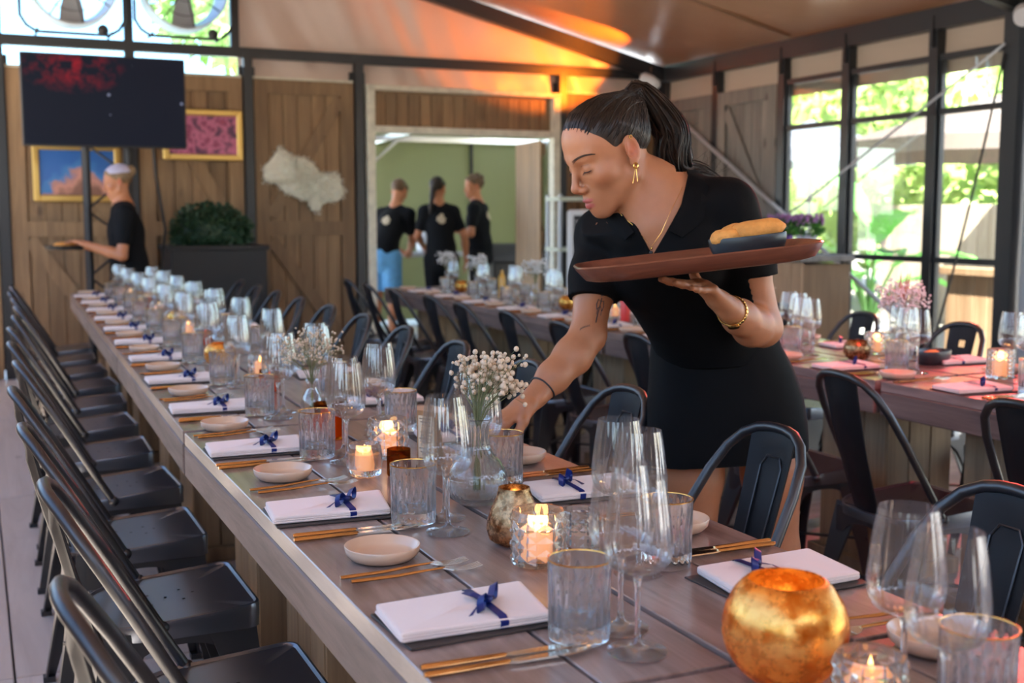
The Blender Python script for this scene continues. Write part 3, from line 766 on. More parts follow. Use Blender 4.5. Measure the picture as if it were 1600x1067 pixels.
# ------------------------------------------------------------------ candles, vases and flowers on the tables
M['candle'] = mat('candle wax', (.85, .48, .28), .5, emit=(1, .34, .09), emit_s=1.3)  # flame glow put into the wax as even emission
M['candle_pale'] = mat('unlit candle wax', (.72, .52, .42), .5, sss=.3)
M['flame'] = mat('candle flame', (1, .6, .2), .5, emit=(1, .50, .14), emit_s=14)
def mercury(name, c1, c2, sc):
    m, N, L, b = newmat(name)
    tc = N.new('ShaderNodeTexCoord'); n = N.new('ShaderNodeTexNoise'); n.inputs['Scale'].default_value = sc; n.inputs['Detail'].default_value = 6; n.inputs['Roughness'].default_value = .7
    L.new(tc.outputs['Object'], n.inputs['Vector'])
    r = N.new('ShaderNodeValToRGB'); r.color_ramp.elements[0].position = .38; r.color_ramp.elements[1].position = .62
    r.color_ramp.elements[0].color = (*c1, 1); r.color_ramp.elements[1].color = (*c2, 1); L.new(n.outputs[0], r.inputs[0])
    L.new(r.outputs[0], b.inputs['Base Color']); b.inputs['Metallic'].default_value = .9
    r2 = N.new('ShaderNodeMapRange'); r2.inputs[1].default_value = .35; r2.inputs[2].default_value = .7; r2.inputs[3].default_value = .16; r2.inputs[4].default_value = .42
    L.new(n.outputs[0], r2.inputs[0]); L.new(r2.outputs[0], b.inputs['Roughness'])
    t = N.new('ShaderNodeBsdfTranslucent'); L.new(r.outputs[0], t.inputs[0])
    mx = N.new('ShaderNodeMixShader'); mx.inputs[0].default_value = .35
    L.new(b.outputs[0], mx.inputs[1]); L.new(t.outputs[0], mx.inputs[2]); L.new(mx.outputs[0], N['Material Output'].inputs[0]); return m
M['merc_gold'] = mercury('gold mercury glass', (.62, .26, .03), (.98, .68, .20), 26)
M['merc_brown'] = mercury('bronze mercury glass', (.20, .10, .04), (.55, .38, .20), 90)
M['amber'] = thick_glass('amber glass', (.55, .26, .07), .3)
M['water'] = thick_glass('carafe glass', (.98, .99, .985), .12)
M['stem'] = mat('dry green stems', (.16, .17, .07), .7)
M['blossom'] = mat('cream blossoms', (.66, .51, .36), .8)
M['blossom_white'] = mat('white blossoms', (.74, .75, .74), .8)
def flame(parent, z, light=0.0, c=(0, 0, 0), s=1.0):
    f = MB().lathe([(.0001, 0), (.0025 * s, .003 * s), (.003 * s, .006 * s), (.0018 * s, .012 * s), (.0001, .018 * s)], 8, c=(c[0], c[1], z)).build('flame', M['flame'], parent, smooth=60)
    if light:
        d = bpy.data.lights.new('candle_light', 'POINT'); d.energy = light; d.color = (1, .48, .16); d.shadow_soft_size = .012
        o = bpy.data.objects.new('candle_light', d); COL.objects.link(o); o.parent = parent; o.location = (c[0], c[1], z + .012)
    return f
def wick_candle(parent, r, h, z0, lit, light=0.0, mt=None):
    c = MB().lathe([(.0001, z0), (r, z0), (r, z0 + h * .96), (r * .93, z0 + h), (r * .5, z0 + h * .97), (.0001, z0 + h * .96)], 20).build('candle', mt or (M['candle'] if lit else M['candle_pale']), parent, smooth=50)
    MB().tube([(0, 0, z0 + h * .95), (.0008, 0, z0 + h + .006)], .0008, 5).build('wick', M['black'], c)
    if lit: flame(parent, z0 + h + .003, light)
def globe(loc, r, h, mt, label, lit=True, light=0.0, open_=.68, name='candle_globe', cat='candle holder', prof=None):
    o = empty(name, loc); tag(o, label, cat)
    if prof is None:
        prof = []
        a0 = -math.pi / 2 + .45; a1 = math.acos(open_)
        for i in range(15):
            a = a0 + (a1 - a0) * i / 14; prof.append((r * math.cos(a), r * math.sin(a)))
        z0 = prof[0][1]; zs = h / (prof[-1][1] - z0); prof = [(p[0], (p[1] - z0) * zs) for p in prof]
    full = [(.0001, 0)] + prof + [(p[0] - .0025, p[1] + (0 if i else -.0005)) for i, p in enumerate(reversed(prof)) if p[1] > .003] + [(.0001, .003)]
    MB().lathe(full, 44).build('shell', mt, o, smooth=60)
    wick_candle(o, min(.02, r * .4), .022, .0035, lit, light)
    return o
def cut_glass(loc, r, h, label, lit=True, light=0.0, n=9, rows=4, amp=.0035, cand=(.021, .040), taper=.0, name='crystal_votive', mt=None):
    o = empty(name, loc); tag(o, label, 'candle holder')
    m = MB(); Rw = 2 * rows; z0 = .004; z1 = h - .003; V = []; Fc = []
    for i in range(Rw + 1):
        z = z0 + (z1 - z0) * i / Rw
        for k in range(n):
            a = 2 * math.pi * (k + .5 * (i % 2)) / n; V.append((r * math.cos(a), r * math.sin(a), z))
    vi = lambda i, k: i * n + k % n
    def peak(i, a, z):
        q = r + amp; V.append((q * math.cos(a), q * math.sin(a), z)); return len(V) - 1
    for i in range(-1, Rw):                           # cut diamonds, half ones at top and bottom
        for k in range(n):
            e = (i + 1) % 2                           # parity of the middle row
            L_, R2 = vi(i + 1, k), vi(i + 1, k + 1); a = 2 * math.pi * (k + .5 + .5 * e) / n
            if 0 <= i and i + 2 <= Rw:
                b_ = vi(i, k + e); t_ = vi(i + 2, k + e); p = peak(i, a, V[L_][2]); Fc += [(b_, R2, p), (R2, t_, p), (t_, L_, p), (L_, b_, p)]
            elif i == -1: t_ = vi(1, k + e); Fc.append((L_, R2, t_))
            else: b_ = vi(i, k + e); Fc.append((L_, b_, R2))
    base = len(V)
    for q, z in ((r - .001, h), (r - .0055, h), (r - .0065, .014), (r * .4, .012)):
        for k in range(n):
            a = 2 * math.pi * (k + .5 * (Rw % 2)) / n; V.append((q * math.cos(a), q * math.sin(a), z))
    for row in range(4):
        lo = Rw * n if row == 0 else base + (row - 1) * n
        for k in range(n): Fc.append((lo + k, lo + (k + 1) % n, base + row * n + (k + 1) % n, base + row * n + k))
    Fc.append(tuple(base + 3 * n + k for k in range(n))); Fc.append(tuple(range(n))[::-1])
    m.add(V, Fc); m.build('glass_body', mt or M['cut'], o)
    wick_candle(o, cand[0], cand[1], .0125, lit, light)
    return o
def thick_round(loc, label, lit=True, light=0.0):
    o = empty('glass_votive', loc); tag(o, label, 'candle holder')
    MB().lathe([(.0001, 0), (.027, 0), (.034, .006), (.0365, .02), (.036, .04), (.0335, .06), (.032, .068), (.030, .07), (.0265, .066), (.026, .03), (.022, .017), (.0001, .015)], 32, rf=lambda a, r, z, i: r + .0015 * math.sin(7 * a + z * 60) * (i < 8)).build('glass_body', M['cut'], o, smooth=60)
    wick_candle(o, .0215, .03, .016, lit, light); return o
def amber_cup(loc, label, r=.024, h=.055, lit=False, name='amber_cup'):
    o = empty(name, loc); tag(o, label, 'candle holder')
    MB().lathe([(.0001, 0), (r * .95, 0), (r, .004), (r, h), (r - .002, h), (r - .003, .006), (.0001, .005)], 28).build('glass_body', M['amber'], o, smooth=50)
    wick_candle(o, r - .006, h * .6, .0055, lit); return o
def bouquet(o, base_z, h, w, n, seed, mt, br=.0045, spread=1.0, lean=(0, 0)):
    g = random.Random(seed); st = MB(); bl = MB()
    for i in range(n):
        a = g.uniform(0, 6.28); q = math.sqrt(g.random()) * w; tz = base_z + h * g.uniform(.45, 1.0)
        top = Vector((q * math.cos(a) + lean[0], q * math.sin(a) + lean[1], tz))
        m_ = Vector((top.x * .3, top.y * .3, base_z + (tz - base_z) * .45))
        b0 = Vector((g.uniform(-.008, .008), g.uniform(-.008, .008), .02))
        if i % 3 == 0: st.tube([b0, (0, 0, base_z - .01), m_, top], [.0012, .001, .0008, .0004], 4)
        else: st.tube([m_, top], [.0006, .0004], 3)
        for k in range(g.randint(3, 6)):
            p = top + Vector((g.gauss(0, .011), g.gauss(0, .011), g.gauss(0, .009))) * spread
            rr_ = br * g.uniform(.55, 1.15)
            bl.sphere(p, rr_, 6, 4)
            if k % 2 == 0: st.tube([m_.lerp(top, .75), p], .0004, 3)
    st.build('stems', M['stem'], o); b = bl.build('blossoms', mt, o, smooth=80); b['kind'] = 'stuff'
def carafe(loc, label, flowers=None, s=1.0):
    o = empty('glass_carafe', loc); tag(o, label, 'carafe')
    prof = [(.0001, 0), (.036, 0), (.046, .008), (.055, .024), (.0575, .042), (.054, .062), (.044, .080), (.031, .093), (.0235, .105), (.021, .125), (.0215, .142), (.025, .156), (.0275, .160), (.0265, .1615), (.0235, .156), (.0195, .142), (.0188, .125), (.021, .106), (.029, .091), (.041, .078), (.051, .061), (.0545, .042), (.052, .026), (.043, .012), (.0001, .008)]
    def rf(a, r, z, i):
        if i > 12: return r
        if .06 < z: return r + .0014 * math.cos(14 * a) * (.09 < z < .15)
        t = math.sin(30 * a + 260 * z) * math.sin(30 * a - 260 * z)
        return r + .0024 * t * (.01 < z < .056) + (.0018 if abs(z - .03) < .003 or abs(z - .056) < .003 else 0)
    fine = []
    for i in range(len(prof) - 1):
        for q in range(3): fine.append((prof[i][0] + (prof[i + 1][0] - prof[i][0]) * q / 3, prof[i][1] + (prof[i + 1][1] - prof[i][1]) * q / 3))
    fine.append(prof[-1])
    def rf2(a, r, z, i): return rf(a, r, z, i // 3)
    MB().lathe([(r * s, z * s) for r, z in fine], 90, rf=rf2).build('glass_body', M['water'], o, smooth=60)
    return o
def flowers_in(loc, label, vase_h, h, w, n, seed, mt, lean=(0, 0), br=.0045, name='flower_sprig'):
    o = empty(name, loc); tag(o, label, 'flowers'); bouquet(o, vase_h, h, w, n, seed, mt, br, lean=lean); return o
def bud_vase(loc, label, s=1.0):
    o = empty('bud_vase', loc); tag(o, label, 'vase')
    MB().lathe([(.0001, 0), (.026 * s, 0), (.030 * s, .01), (.031 * s, .05 * s), (.024 * s, .075 * s), (.014 * s, .09 * s), (.014 * s, .105 * s), (.018 * s, .115 * s), (.016 * s, .115 * s), (.0125 * s, .104 * s), (.0125 * s, .09 * s), (.022 * s, .074 * s), (.0285 * s, .05 * s), (.0275 * s, .012), (.0001, .008)], 32).build('glass_body', M['wine'], o, smooth=60)
    return o
PEAR = [(.03, 0), (.042, .008), (.0465, .024), (.045, .04), (.039, .058), (.031, .076), (.027, .088), (.026, .094)]
globe((.842, 1.085, TZ), .073, .122, M['merc_gold'], 'large shiny gold crackle globe candle holder at the front of the main table', True, 0.80, .62)
cut_glass((.855, .955, TZ), .038, .075, 'small crystal votive just in front of the large gold globe', True, 0.0, n=10)
globe((.800, 1.752, TZ), .0465, .094, M['merc_brown'], 'pear-shaped bronze mercury-glass votive behind the lit diamond-cut crystal', True, 0.35, prof=PEAR, name='pear_votive')
cut_glass((.782, 1.622, TZ), .042, .088, 'lit diamond-cut crystal holder with a glowing pillar candle, main table', True, 0.56, cand=(.023, .044))
cut_glass((.872, 1.655, TZ), .030, .072, 'small pale crystal votive right of the lit diamond-cut holder', False, n=12, rows=5, amp=.0018, cand=(.022, .022))
carafe((.852, 2.035, TZ), 'round patterned glass water carafe beside the server\'s reaching hand')
flowers_in((.852, 2.035, TZ), 'dried cream gypsophila in the round patterned carafe', .15, .125, .058, 80, 2, M['blossom'], lean=(.035, .025), br=.0052)
thick_round((.727, 2.345, TZ), 'thick round glass votive with a pale candle left of the menu card', True, 0.19)
cut_glass((.83, 2.50, TZ), .044, .092, 'lit diamond-cut crystal holder behind the thick round votive', True, .2, cand=(.022, .044))
amber_cup((.795, 2.325, TZ), 'amber glass cup in front of the standing menu card', .025, .056)
mc = MB().box((0, 0, .062), (.055, .004, .124)).box((.004, .012, .062), (.055, .003, .12), (.18, 0, 0))
mcard = empty('menu_card', (.872, 2.36, TZ), R(-62)); tag(mcard, 'standing brown menu card between the votives and the wine glasses', 'menu card')
mc.build('cover', mat('brown menu cover', (.30, .15, .06), .5), mcard)
MB().box((0, -.0032, .06), (.045, .001, .108)).build('printed_page', mat('cream menu page', (.62, .50, .34), .6), mcard)
tl = MB()
for i in range(14):
    if i not in (3, 8): tl.box((-.003 + (i % 3) * .0015, -.0040, .108 - i * .0072), (.033 - (i % 3) * .004, .0004, .0018))
tl.build('print', mat('menu ink', (.10, .06, .03), .6), mcard)
amber_cup((.775, 2.79, TZ), 'glowing golden amber cup beside the sparse flower vase', .036, .088, True, 'golden_cup')
bud_vase((.795, 3.02, TZ), 'clear bud vase holding the sparse dry flowers')
flowers_in((.795, 3.02, TZ), 'sparse brown dried gypsophila sprig in the bud vase', .11, .13, .085, 60, 4, M['blossom'], br=.0035)
globe((.80, 4.32, TZ), .058, .085, M['merc_gold'], 'round golden globe votive midway down the main table', True, .1, .6)
globe((.99, 3.32, TZ), .03, .085, M['merc_brown'], 'bronze votive cylinder midway down the main table, right side', True, 0.0, .9)
g6 = random.Random(21)
far = [('cup', 3.62), ('crys', 3.95), ('vase', 4.75), ('cup', 5.05), ('crys', 5.45), ('ball', 5.9), ('vase', 6.3), ('crys', 6.75), ('cup', 7.2), ('ball', 7.65), ('crys', 8.05), ('cup', 8.5)]
cnt = {}
for kd, yv in far:
    cnt[kd] = cnt.get(kd, -1) + 1; q = ORD[cnt[kd]]; loc = free((xmain(yv) + .365 + g6.uniform(-.03, .03), yv, TZ), .045)
    if kd == 'cup': amber_cup(loc, 'amber candle cup on the far half of the main table, %s from front' % q, .032, .07, True)
    if kd == 'crys': cut_glass(loc, .038, .082, 'lit crystal votive on the far half of the main table, %s from front' % q, True, n=8, rows=3, cand=(.02, .04))
    if kd == 'ball': globe(loc, .05, .08, M['merc_gold'], 'gold ball votive at the far end of the main table, %s from front' % q, True, 0.0, .6)
    if kd == 'vase': bud_vase(loc, 'clear bud vase on the far half of the main table, %s from front' % q)
# window table
globe((3.02, 3.50, TZ), .052, .075, M['merc_brown'], 'copper hammered votive bowl on the window table', True, .12, .75)
cut_glass((3.22, 3.62, TZ), .046, .088, 'lit crystal votive behind the copper bowl on the window table', True, .12, n=10, cand=(.02, .04))
cut_glass((3.11, 2.90, TZ), .043, .10, 'frosted textured candle glass at the front of the window table', True, .3, n=14, rows=7, amp=.0022, cand=(.026, .05))
def food_bowl(name, loc, rz, s, label, tilt=0.0):
    """black oval bowl; pieces of bread are things of their own"""
    m = MB(); rg = []
    for f, z in ((.05, .002), (.72, 0), (.86, .006), (.98, .024), (1.0, .036), (.985, .038), (.955, .034), (.84, .012), (.7, .008), (.05, .007)):
        rg.append([(s * .085 * f * math.cos(a), s * .058 * f * math.sin(a), s * z * 1.35) for a in [2 * math.pi * i / 32 for i in range(32)]])
    m.loft(rg); o = m.build(name, M['bowl'], smooth=50, loc=loc, rot=(0, tilt, rz)); return tag(o, label, 'bowl')
M['bowl'] = mat('black stoneware', (.018, .022, .026), .35)
M['bread'] = mat('toasted bread', (.70, .29, .06), .75, noise_s=30, noise_a=.45, bump=.4, bump_s=80)
food_bowl('bread_bowl', (3.20, 3.30, TZ), .3, 1.0, 'black bowl of bread between the wine glasses on the window table')
def bread(loc, rot, d, label, seed):
    m = MB(); rg = []; g = random.Random(seed)
    for i in range(9):
        t = -1 + 2 * i / 8; k = math.sqrt(max(.03, 1 - abs(t) ** 3)); ring = []
        for j in range(14):
            a = 2 * math.pi * j / 14; e = 1 + .10 * noise.noise(Vector((math.cos(a) * 1.5, math.sin(a) * 1.5, t * 2 + seed)))
            ring.append((t * d[0], k * e * d[1] * math.cos(a), k * e * d[2] * max(-.75, math.sin(a))))
        rg.append(ring)
    m.loft(rg); o = m.build('bread_piece', M['bread'], smooth=60, loc=loc, rot=rot); return tag(o, label, 'bread')
bread((3.19, 3.30, TZ + .034), (0, 0, .4), (.055, .026, .018), 'toasted bread piece in the bowl on the window table', 8)
def bottle(loc, mt, label, h=.17, r=.026, cap='black'):
    o = empty('bottle', loc); tag(o, label, 'bottle')
    MB().lathe([(.0001, 0), (r, 0), (r, h * .62), (r * .8, h * .72), (r * .38, h * .82), (r * .38, h * .93), (.0001, h * .93)], 20).build('bottle_body', mt, o, smooth=50)
    MB().lathe([(r * .45, h * .92), (r * .45, h), (.0001, h)], 14).build('cap', M[cap], o, smooth=40); return o
M['redb'] = mat('red sauce bottle', (.65, .02, .015), .3); M['yellowb'] = mat('amber bottle', (.55, .30, .04), .25)
M['whiteb'] = M['white']; M['greenb'] = mat('dark green bottle', (.02, .08, .03), .2)
bottle((3.06, 5.32, TZ), M['redb'], 'red sauce bottle on the window table behind the server\'s arm'); bottle((3.16, 5.22, TZ), M['redb'], 'second red sauce bottle on the window table, nearer the window')
bottle((3.10, 5.12, TZ), M['yellowb'], 'amber bottle beside the red sauce bottles')
bottle((3.22, 7.25, TZ), M['yellowb'], 'yellow bottle among glasses on the far window table', .20)
bud_vase((3.16, 3.42, TZ), 'vase with white flowers on the window table', 1.25)
flowers_in((3.16, 3.42, TZ), 'bushy white gypsophila and pampas on the window table', .14, .15, .085, 110, 9, M['blossom_white'], br=.005)
pp = MB()
for i in range(3):
    a = i * 2.1; pp.tube([(0, 0, .14), (.012 * math.cos(a), .012 * math.sin(a), .24), (.02 * math.cos(a) + .012, .02 * math.sin(a), .33)], [.002, .009, .001], 7)
tag(pp.build('pampas_plume', mat('pampas plume', (.42, .27, .20), .9, noise_s=60, noise_a=.4), loc=(3.16, 3.42, TZ)), 'brown pampas plumes above the white flowers', 'dried grass')
bud_vase((3.08, 4.22, TZ), 'bud vase with a thin sprig on the window table', 1.1)
flowers_in((3.08, 4.22, TZ), 'thin brown sprig behind the wine glasses on the window table', .12, .12, .07, 40, 12, M['blossom'], br=.003)
for i, yv in enumerate((5.75, 6.55, 7.55, 8.2)):
    loc = free((XT + dxr(yv) + .365, yv, TZ), .06)
    bud_vase(loc, 'vase with white flowers, %s along the far window table' % ORD[i], 1.2)
    flowers_in(loc, 'white gypsophila bunch, %s along the far window table' % ORD[i], .13, .14, .062, 50, 30 + i, M['blossom_white'], br=.006)
for i, yv in enumerate((4.55, 5.55, 6.15, 7.0, 7.9)):
    loc = free((XT + dxr(yv) + .365, yv, TZ), .05)
    if i % 2: cut_glass(loc, .04, .085, 'lit crystal votive, %s along the far window table' % ORD[i], True, n=8, rows=3)
    else: globe(loc, .05, .08, M['merc_gold'], 'gold ball votive, %s along the far window table' % ORD[i], True, 0.0, .6)
# ------------------------------------------------------------------ people: bodies grown from one distance field
import numpy as np
def V3(p): return np.array(p, dtype=np.float32)
class Field:
    def __init__(s): s.ops = []
    def _put(s, fn, lo, hi, k, op): s.ops.append((fn, np.minimum(lo, hi), np.maximum(lo, hi), k, op)); return s
    def cone(s, a, b, ra, rb, k=.02, op='u', flat=None):
        a = V3(a); b = V3(b); ab = b - a; L2 = float(ab @ ab) + 1e-9; R_ = max(ra, rb)
        def fn(X, Y, Z):
            px, py, pz = X - a[0], Y - a[1], Z - a[2]
            if flat is not None:
                n, q = flat; e = (px * n[0] + py * n[1] + pz * n[2]) * (q - 1); ta = (px * ab[0] + py * ab[1] + pz * ab[2]) / L2
                px, py, pz = px + e * n[0], py + e * n[1], pz + e * n[2]
            t = np.clip((px * ab[0] + py * ab[1] + pz * ab[2]) / L2, 0, 1)
            return np.sqrt((px - t * ab[0]) ** 2 + (py - t * ab[1]) ** 2 + (pz - t * ab[2]) ** 2) - (ra + (rb - ra) * t)
        return s._put(fn, np.minimum(a, b) - R_, np.maximum(a, b) + R_, k, op)
    def chain(s, pts, rs, k=.02, flat=None):
        for i in range(len(pts) - 1): s.cone(pts[i], pts[i + 1], rs[i], rs[i + 1], k, 'u', flat)
        return s
    def ell(s, c, r, Mx=None, k=.02, op='u'):
        c = V3(c); r = V3(r); Mx = np.eye(3, dtype=np.float32) if Mx is None else np.array(Mx, dtype=np.float32); R_ = float(r.max())
        def fn(X, Y, Z):
            px, py, pz = X - c[0], Y - c[1], Z - c[2]
            q = [px * Mx[0, i] + py * Mx[1, i] + pz * Mx[2, i] for i in range(3)]     # columns of Mx are the axes
            k0 = np.sqrt((q[0] / r[0]) ** 2 + (q[1] / r[1]) ** 2 + (q[2] / r[2]) ** 2)
            k1 = np.sqrt((q[0] / r[0] ** 2) ** 2 + (q[1] / r[1] ** 2) ** 2 + (q[2] / r[2] ** 2) ** 2) + 1e-6
            return k0 * (k0 - 1) / k1
        return s._put(fn, c - R_, c + R_, k, op)
    def cut(s, fn, op='i'): s.ops.append((fn, V3((-9, -9, -9)), V3((9, 9, 9)), 0, op)); return s
    def grid(s, lo, hi, h, grow=0.0):
        n = [int(math.ceil((hi[i] - lo[i]) / h)) + 1 for i in range(3)]
        ax = [(lo[i] + h * np.arange(n[i])).astype(np.float32) for i in range(3)]
        F = np.full(n, .06, dtype=np.float32)
        for fn, a, b, k, op in s.ops:
            mg = max(.05, 2 * k)
            sl = []
            for i in range(3):
                i0 = int(np.searchsorted(ax[i], a[i] - mg)); i1 = int(np.searchsorted(ax[i], b[i] + mg))
                sl.append(slice(max(0, i0), min(n[i], i1)))
            if any(q.stop <= q.start for q in sl): continue
            sl = tuple(sl)
            X = ax[0][sl[0]][:, None, None]; Y = ax[1][sl[1]][None, :, None]; Z = ax[2][sl[2]][None, None, :]
            d = fn(X, Y, Z).astype(np.float32) if op != 'g' else None
            f = F[sl]
            if op == 'u':
                hh = np.clip(.5 + .5 * (f - d) / max(k, 1e-5), 0, 1); F[sl] = f * (1 - hh) + d * hh - k * hh * (1 - hh)
            elif op == 's':
                hh = np.clip(.5 - .5 * (f + d) / max(k, 1e-5), 0, 1); F[sl] = f * (1 - hh) - d * hh + k * hh * (1 - hh)
            elif op == 'i': F[sl] = np.maximum(f, d)
            elif op == 'o': F[sl] = f - d
        return F - grow, ax
    def ev(s, Q):
        """distance at many points"""
        X, Y, Z = (np.ascontiguousarray(Q[:, i]).astype(np.float32) for i in range(3)); f = np.full(len(Q), .06, np.float32)
        lo = Q.min(0); hi = Q.max(0)
        for fn, a, b, k, op in s.ops:
            mg = max(.05, 2 * k)
            if np.any(hi < a - mg) or np.any(lo > b + mg): continue
            d = fn(X, Y, Z)
            if op == 'u':
                hh = np.clip(.5 + .5 * (f - d) / max(k, 1e-5), 0, 1); f = f * (1 - hh) + d * hh - k * hh * (1 - hh)
            elif op == 's':
                hh = np.clip(.5 - .5 * (f + d) / max(k, 1e-5), 0, 1); f = f * (1 - hh) - d * hh + k * hh * (1 - hh)
            elif op == 'o': f = f - d
            else: f = np.maximum(f, d)
        return f
    def snaps(s, P, off=0.0, it=6):
        """moves points onto the surface"""
        Q = np.array([tuple(p) for p in P], dtype=np.float64); n = len(Q); e = .001
        D = np.array(((0, 0, 0), (1, -1, -1), (-1, -1, 1), (-1, 1, -1), (1, 1, 1)), dtype=np.float64)
        for _ in range(it):
            v = s.ev((Q[None] + D[:, None] * e).reshape(-1, 3)).reshape(5, n)
            g = (D[1:, None] * v[1:, :, None]).sum(0); g /= (np.linalg.norm(g, axis=1, keepdims=True) + 1e-9)
            Q = Q - g * ((v[0] - off) * .9)[:, None]
        return [Vector(q) for q in Q]
    def snap(s, p, off=0.0, it=6): return s.snaps([p], off, it)[0]
def surface(F, ax):
    """surface nets -> vertices, quads"""
    n = F.shape; S = F < 0
    def c8(A): return [A[i:n[0] - 1 + i, j:n[1] - 1 + j, k:n[2] - 1 + k] for i in (0, 1) for j in (0, 1) for k in (0, 1)]
    C = c8(S); cnt = sum(c.astype(np.uint8) for c in C); mask = (cnt > 0) & (cnt < 8)
    idx = np.argwhere(mask); I, J, K = idx.T
    vals = np.stack([F[I + i, J + j, K + k] for i in (0, 1) for j in (0, 1) for k in (0, 1)], 1)
    off = np.array([(i, j, k) for i in (0, 1) for j in (0, 1) for k in (0, 1)], dtype=np.float32)
    acc = np.zeros((len(idx), 3), np.float32); num = np.zeros(len(idx), np.float32)
    for a in range(8):
        for b in range(a + 1, 8):
            if np.abs(off[a] - off[b]).sum() != 1: continue
            va, vb = vals[:, a], vals[:, b]; m = (va < 0) != (vb < 0)
            t = np.where(m, va / np.where(va == vb, 1, va - vb), 0)
            acc += np.where(m[:, None], off[a] + t[:, None] * (off[b] - off[a]), 0); num += m
    loc = acc / num[:, None] + idx
    h = [ax[i][1] - ax[i][0] for i in range(3)]
    P = np.stack([ax[i][0] + loc[:, i] * h[i] for i in range(3)], 1)
    vid = np.full(mask.shape, -1, np.int32); vid[I, J, K] = np.arange(len(idx)); quads = []
    for axis in range(3):
        A = [slice(None)] * 3; B = [slice(None)] * 3; A[axis] = slice(0, n[axis] - 1); B[axis] = slice(1, n[axis])
        d = S[tuple(A)] != S[tuple(B)]; e = np.argwhere(d); u, v = (axis + 1) % 3, (axis + 2) % 3
        ok = (e[:, u] > 0) & (e[:, v] > 0) & (e[:, u] < n[u] - 1) & (e[:, v] < n[v] - 1); e = e[ok]
        if not len(e): continue
        def g(du, dv):
            q = e.copy(); q[:, u] -= du; q[:, v] -= dv; return vid[q[:, 0], q[:, 1], q[:, 2]]
        q = np.stack([g(1, 1), g(0, 1), g(0, 0), g(1, 0)], 1)
        flip = S[e[:, 0], e[:, 1], e[:, 2]]
        q = np.where(flip[:, None], q, q[:, ::-1]); quads.append(q)
    Q = np.concatenate(quads) if quads else np.zeros((0, 4), np.int32)
    Q = Q[(Q >= 0).all(1)]
    return P, Q
def np_mesh(name, parts, mats, colour=None):
    P = np.concatenate([p for p, q in parts]); o = 0; Qs = []
    for p, q in parts: Qs.append(q + o); o += len(p)
    Q = np.concatenate(Qs).astype(np.int32)
    me = bpy.data.meshes.new(name); me.vertices.add(len(P)); me.vertices.foreach_set('co', P.astype(np.float32).ravel())
    me.loops.add(len(Q) * 4); me.loops.foreach_set('vertex_index', Q.ravel())
    me.polygons.add(len(Q)); me.polygons.foreach_set('loop_start', np.arange(len(Q), dtype=np.int32) * 4)
    me.polygons.foreach_set('use_smooth', np.ones(len(Q), bool))
    me.update(calc_edges=True); me.validate()
    for m in (mats if isinstance(mats, (list, tuple)) else [mats]): me.materials.append(m)
    if colour is not None:
        at = me.color_attributes.new('skin', 'FLOAT_COLOR', 'POINT')
        c = np.ones((len(P), 4), np.float32); c[:, :3] = colour(P); at.data.foreach_set('color', c.ravel())
    return me
def grow(name, field, boxes, mats, parent, colour=None):
    parts = []
    for lo, hi, h in boxes:
        F, ax = field.grid(lo, hi, h); P, Q = surface(F, ax)
        if len(P): parts.append((P, Q))
    return link(name, np_mesh(name, parts, mats, colour), parent)
def skin_mat(name, rough=.45):
    m, N, L, b = newmat(name)
    at = N.new('ShaderNodeAttribute'); at.attribute_name = 'skin'
    tc = N.new('ShaderNodeTexCoord'); n = N.new('ShaderNodeTexNoise'); n.inputs['Scale'].default_value = 60; n.inputs['Detail'].default_value = 4; L.new(tc.outputs['Object'], n.inputs['Vector'])
    mx = N.new('ShaderNodeMix'); mx.data_type = 'RGBA'; mx.blend_type = 'MULTIPLY'; mx.inputs[0].default_value = .35
    mr = N.new('ShaderNodeMapRange'); mr.inputs[3].default_value = .72; mr.inputs[4].default_value = 1.18; L.new(n.outputs[0], mr.inputs[0])
    L.new(at.outputs['Color'], mx.inputs[6]); L.new(mr.outputs[0], mx.inputs[7]); L.new(mx.outputs[2], b.inputs['Base Color'])
    b.inputs['Roughness'].default_value = rough; b.inputs['Specular IOR Level'].default_value = .45
    b.inputs['Subsurface Weight'].default_value = .12; b.inputs['Subsurface Radius'].default_value = (.010, .0035, .0018)
    n2 = N.new('ShaderNodeTexNoise'); n2.inputs['Scale'].default_value = 700; L.new(tc.outputs['Object'], n2.inputs['Vector'])
    bp = N.new('ShaderNodeBump'); bp.inputs['Strength'].default_value = .08; bp.inputs['Distance'].default_value = .001; L.new(n2.outputs[0], bp.inputs['Height']); L.new(bp.outputs[0], b.inputs['Normal'])
    return m
M['skin'] = skin_mat('skin')
M['polo'] = mat('black cotton knit', (.003, .003, .0035), .8, 0, .12, bump=.15, bump_s=900)
M['skirt'] = mat('black skirt cloth', (.003, .003, .0035), .75, 0, .12, bump=.1, bump_s=600)
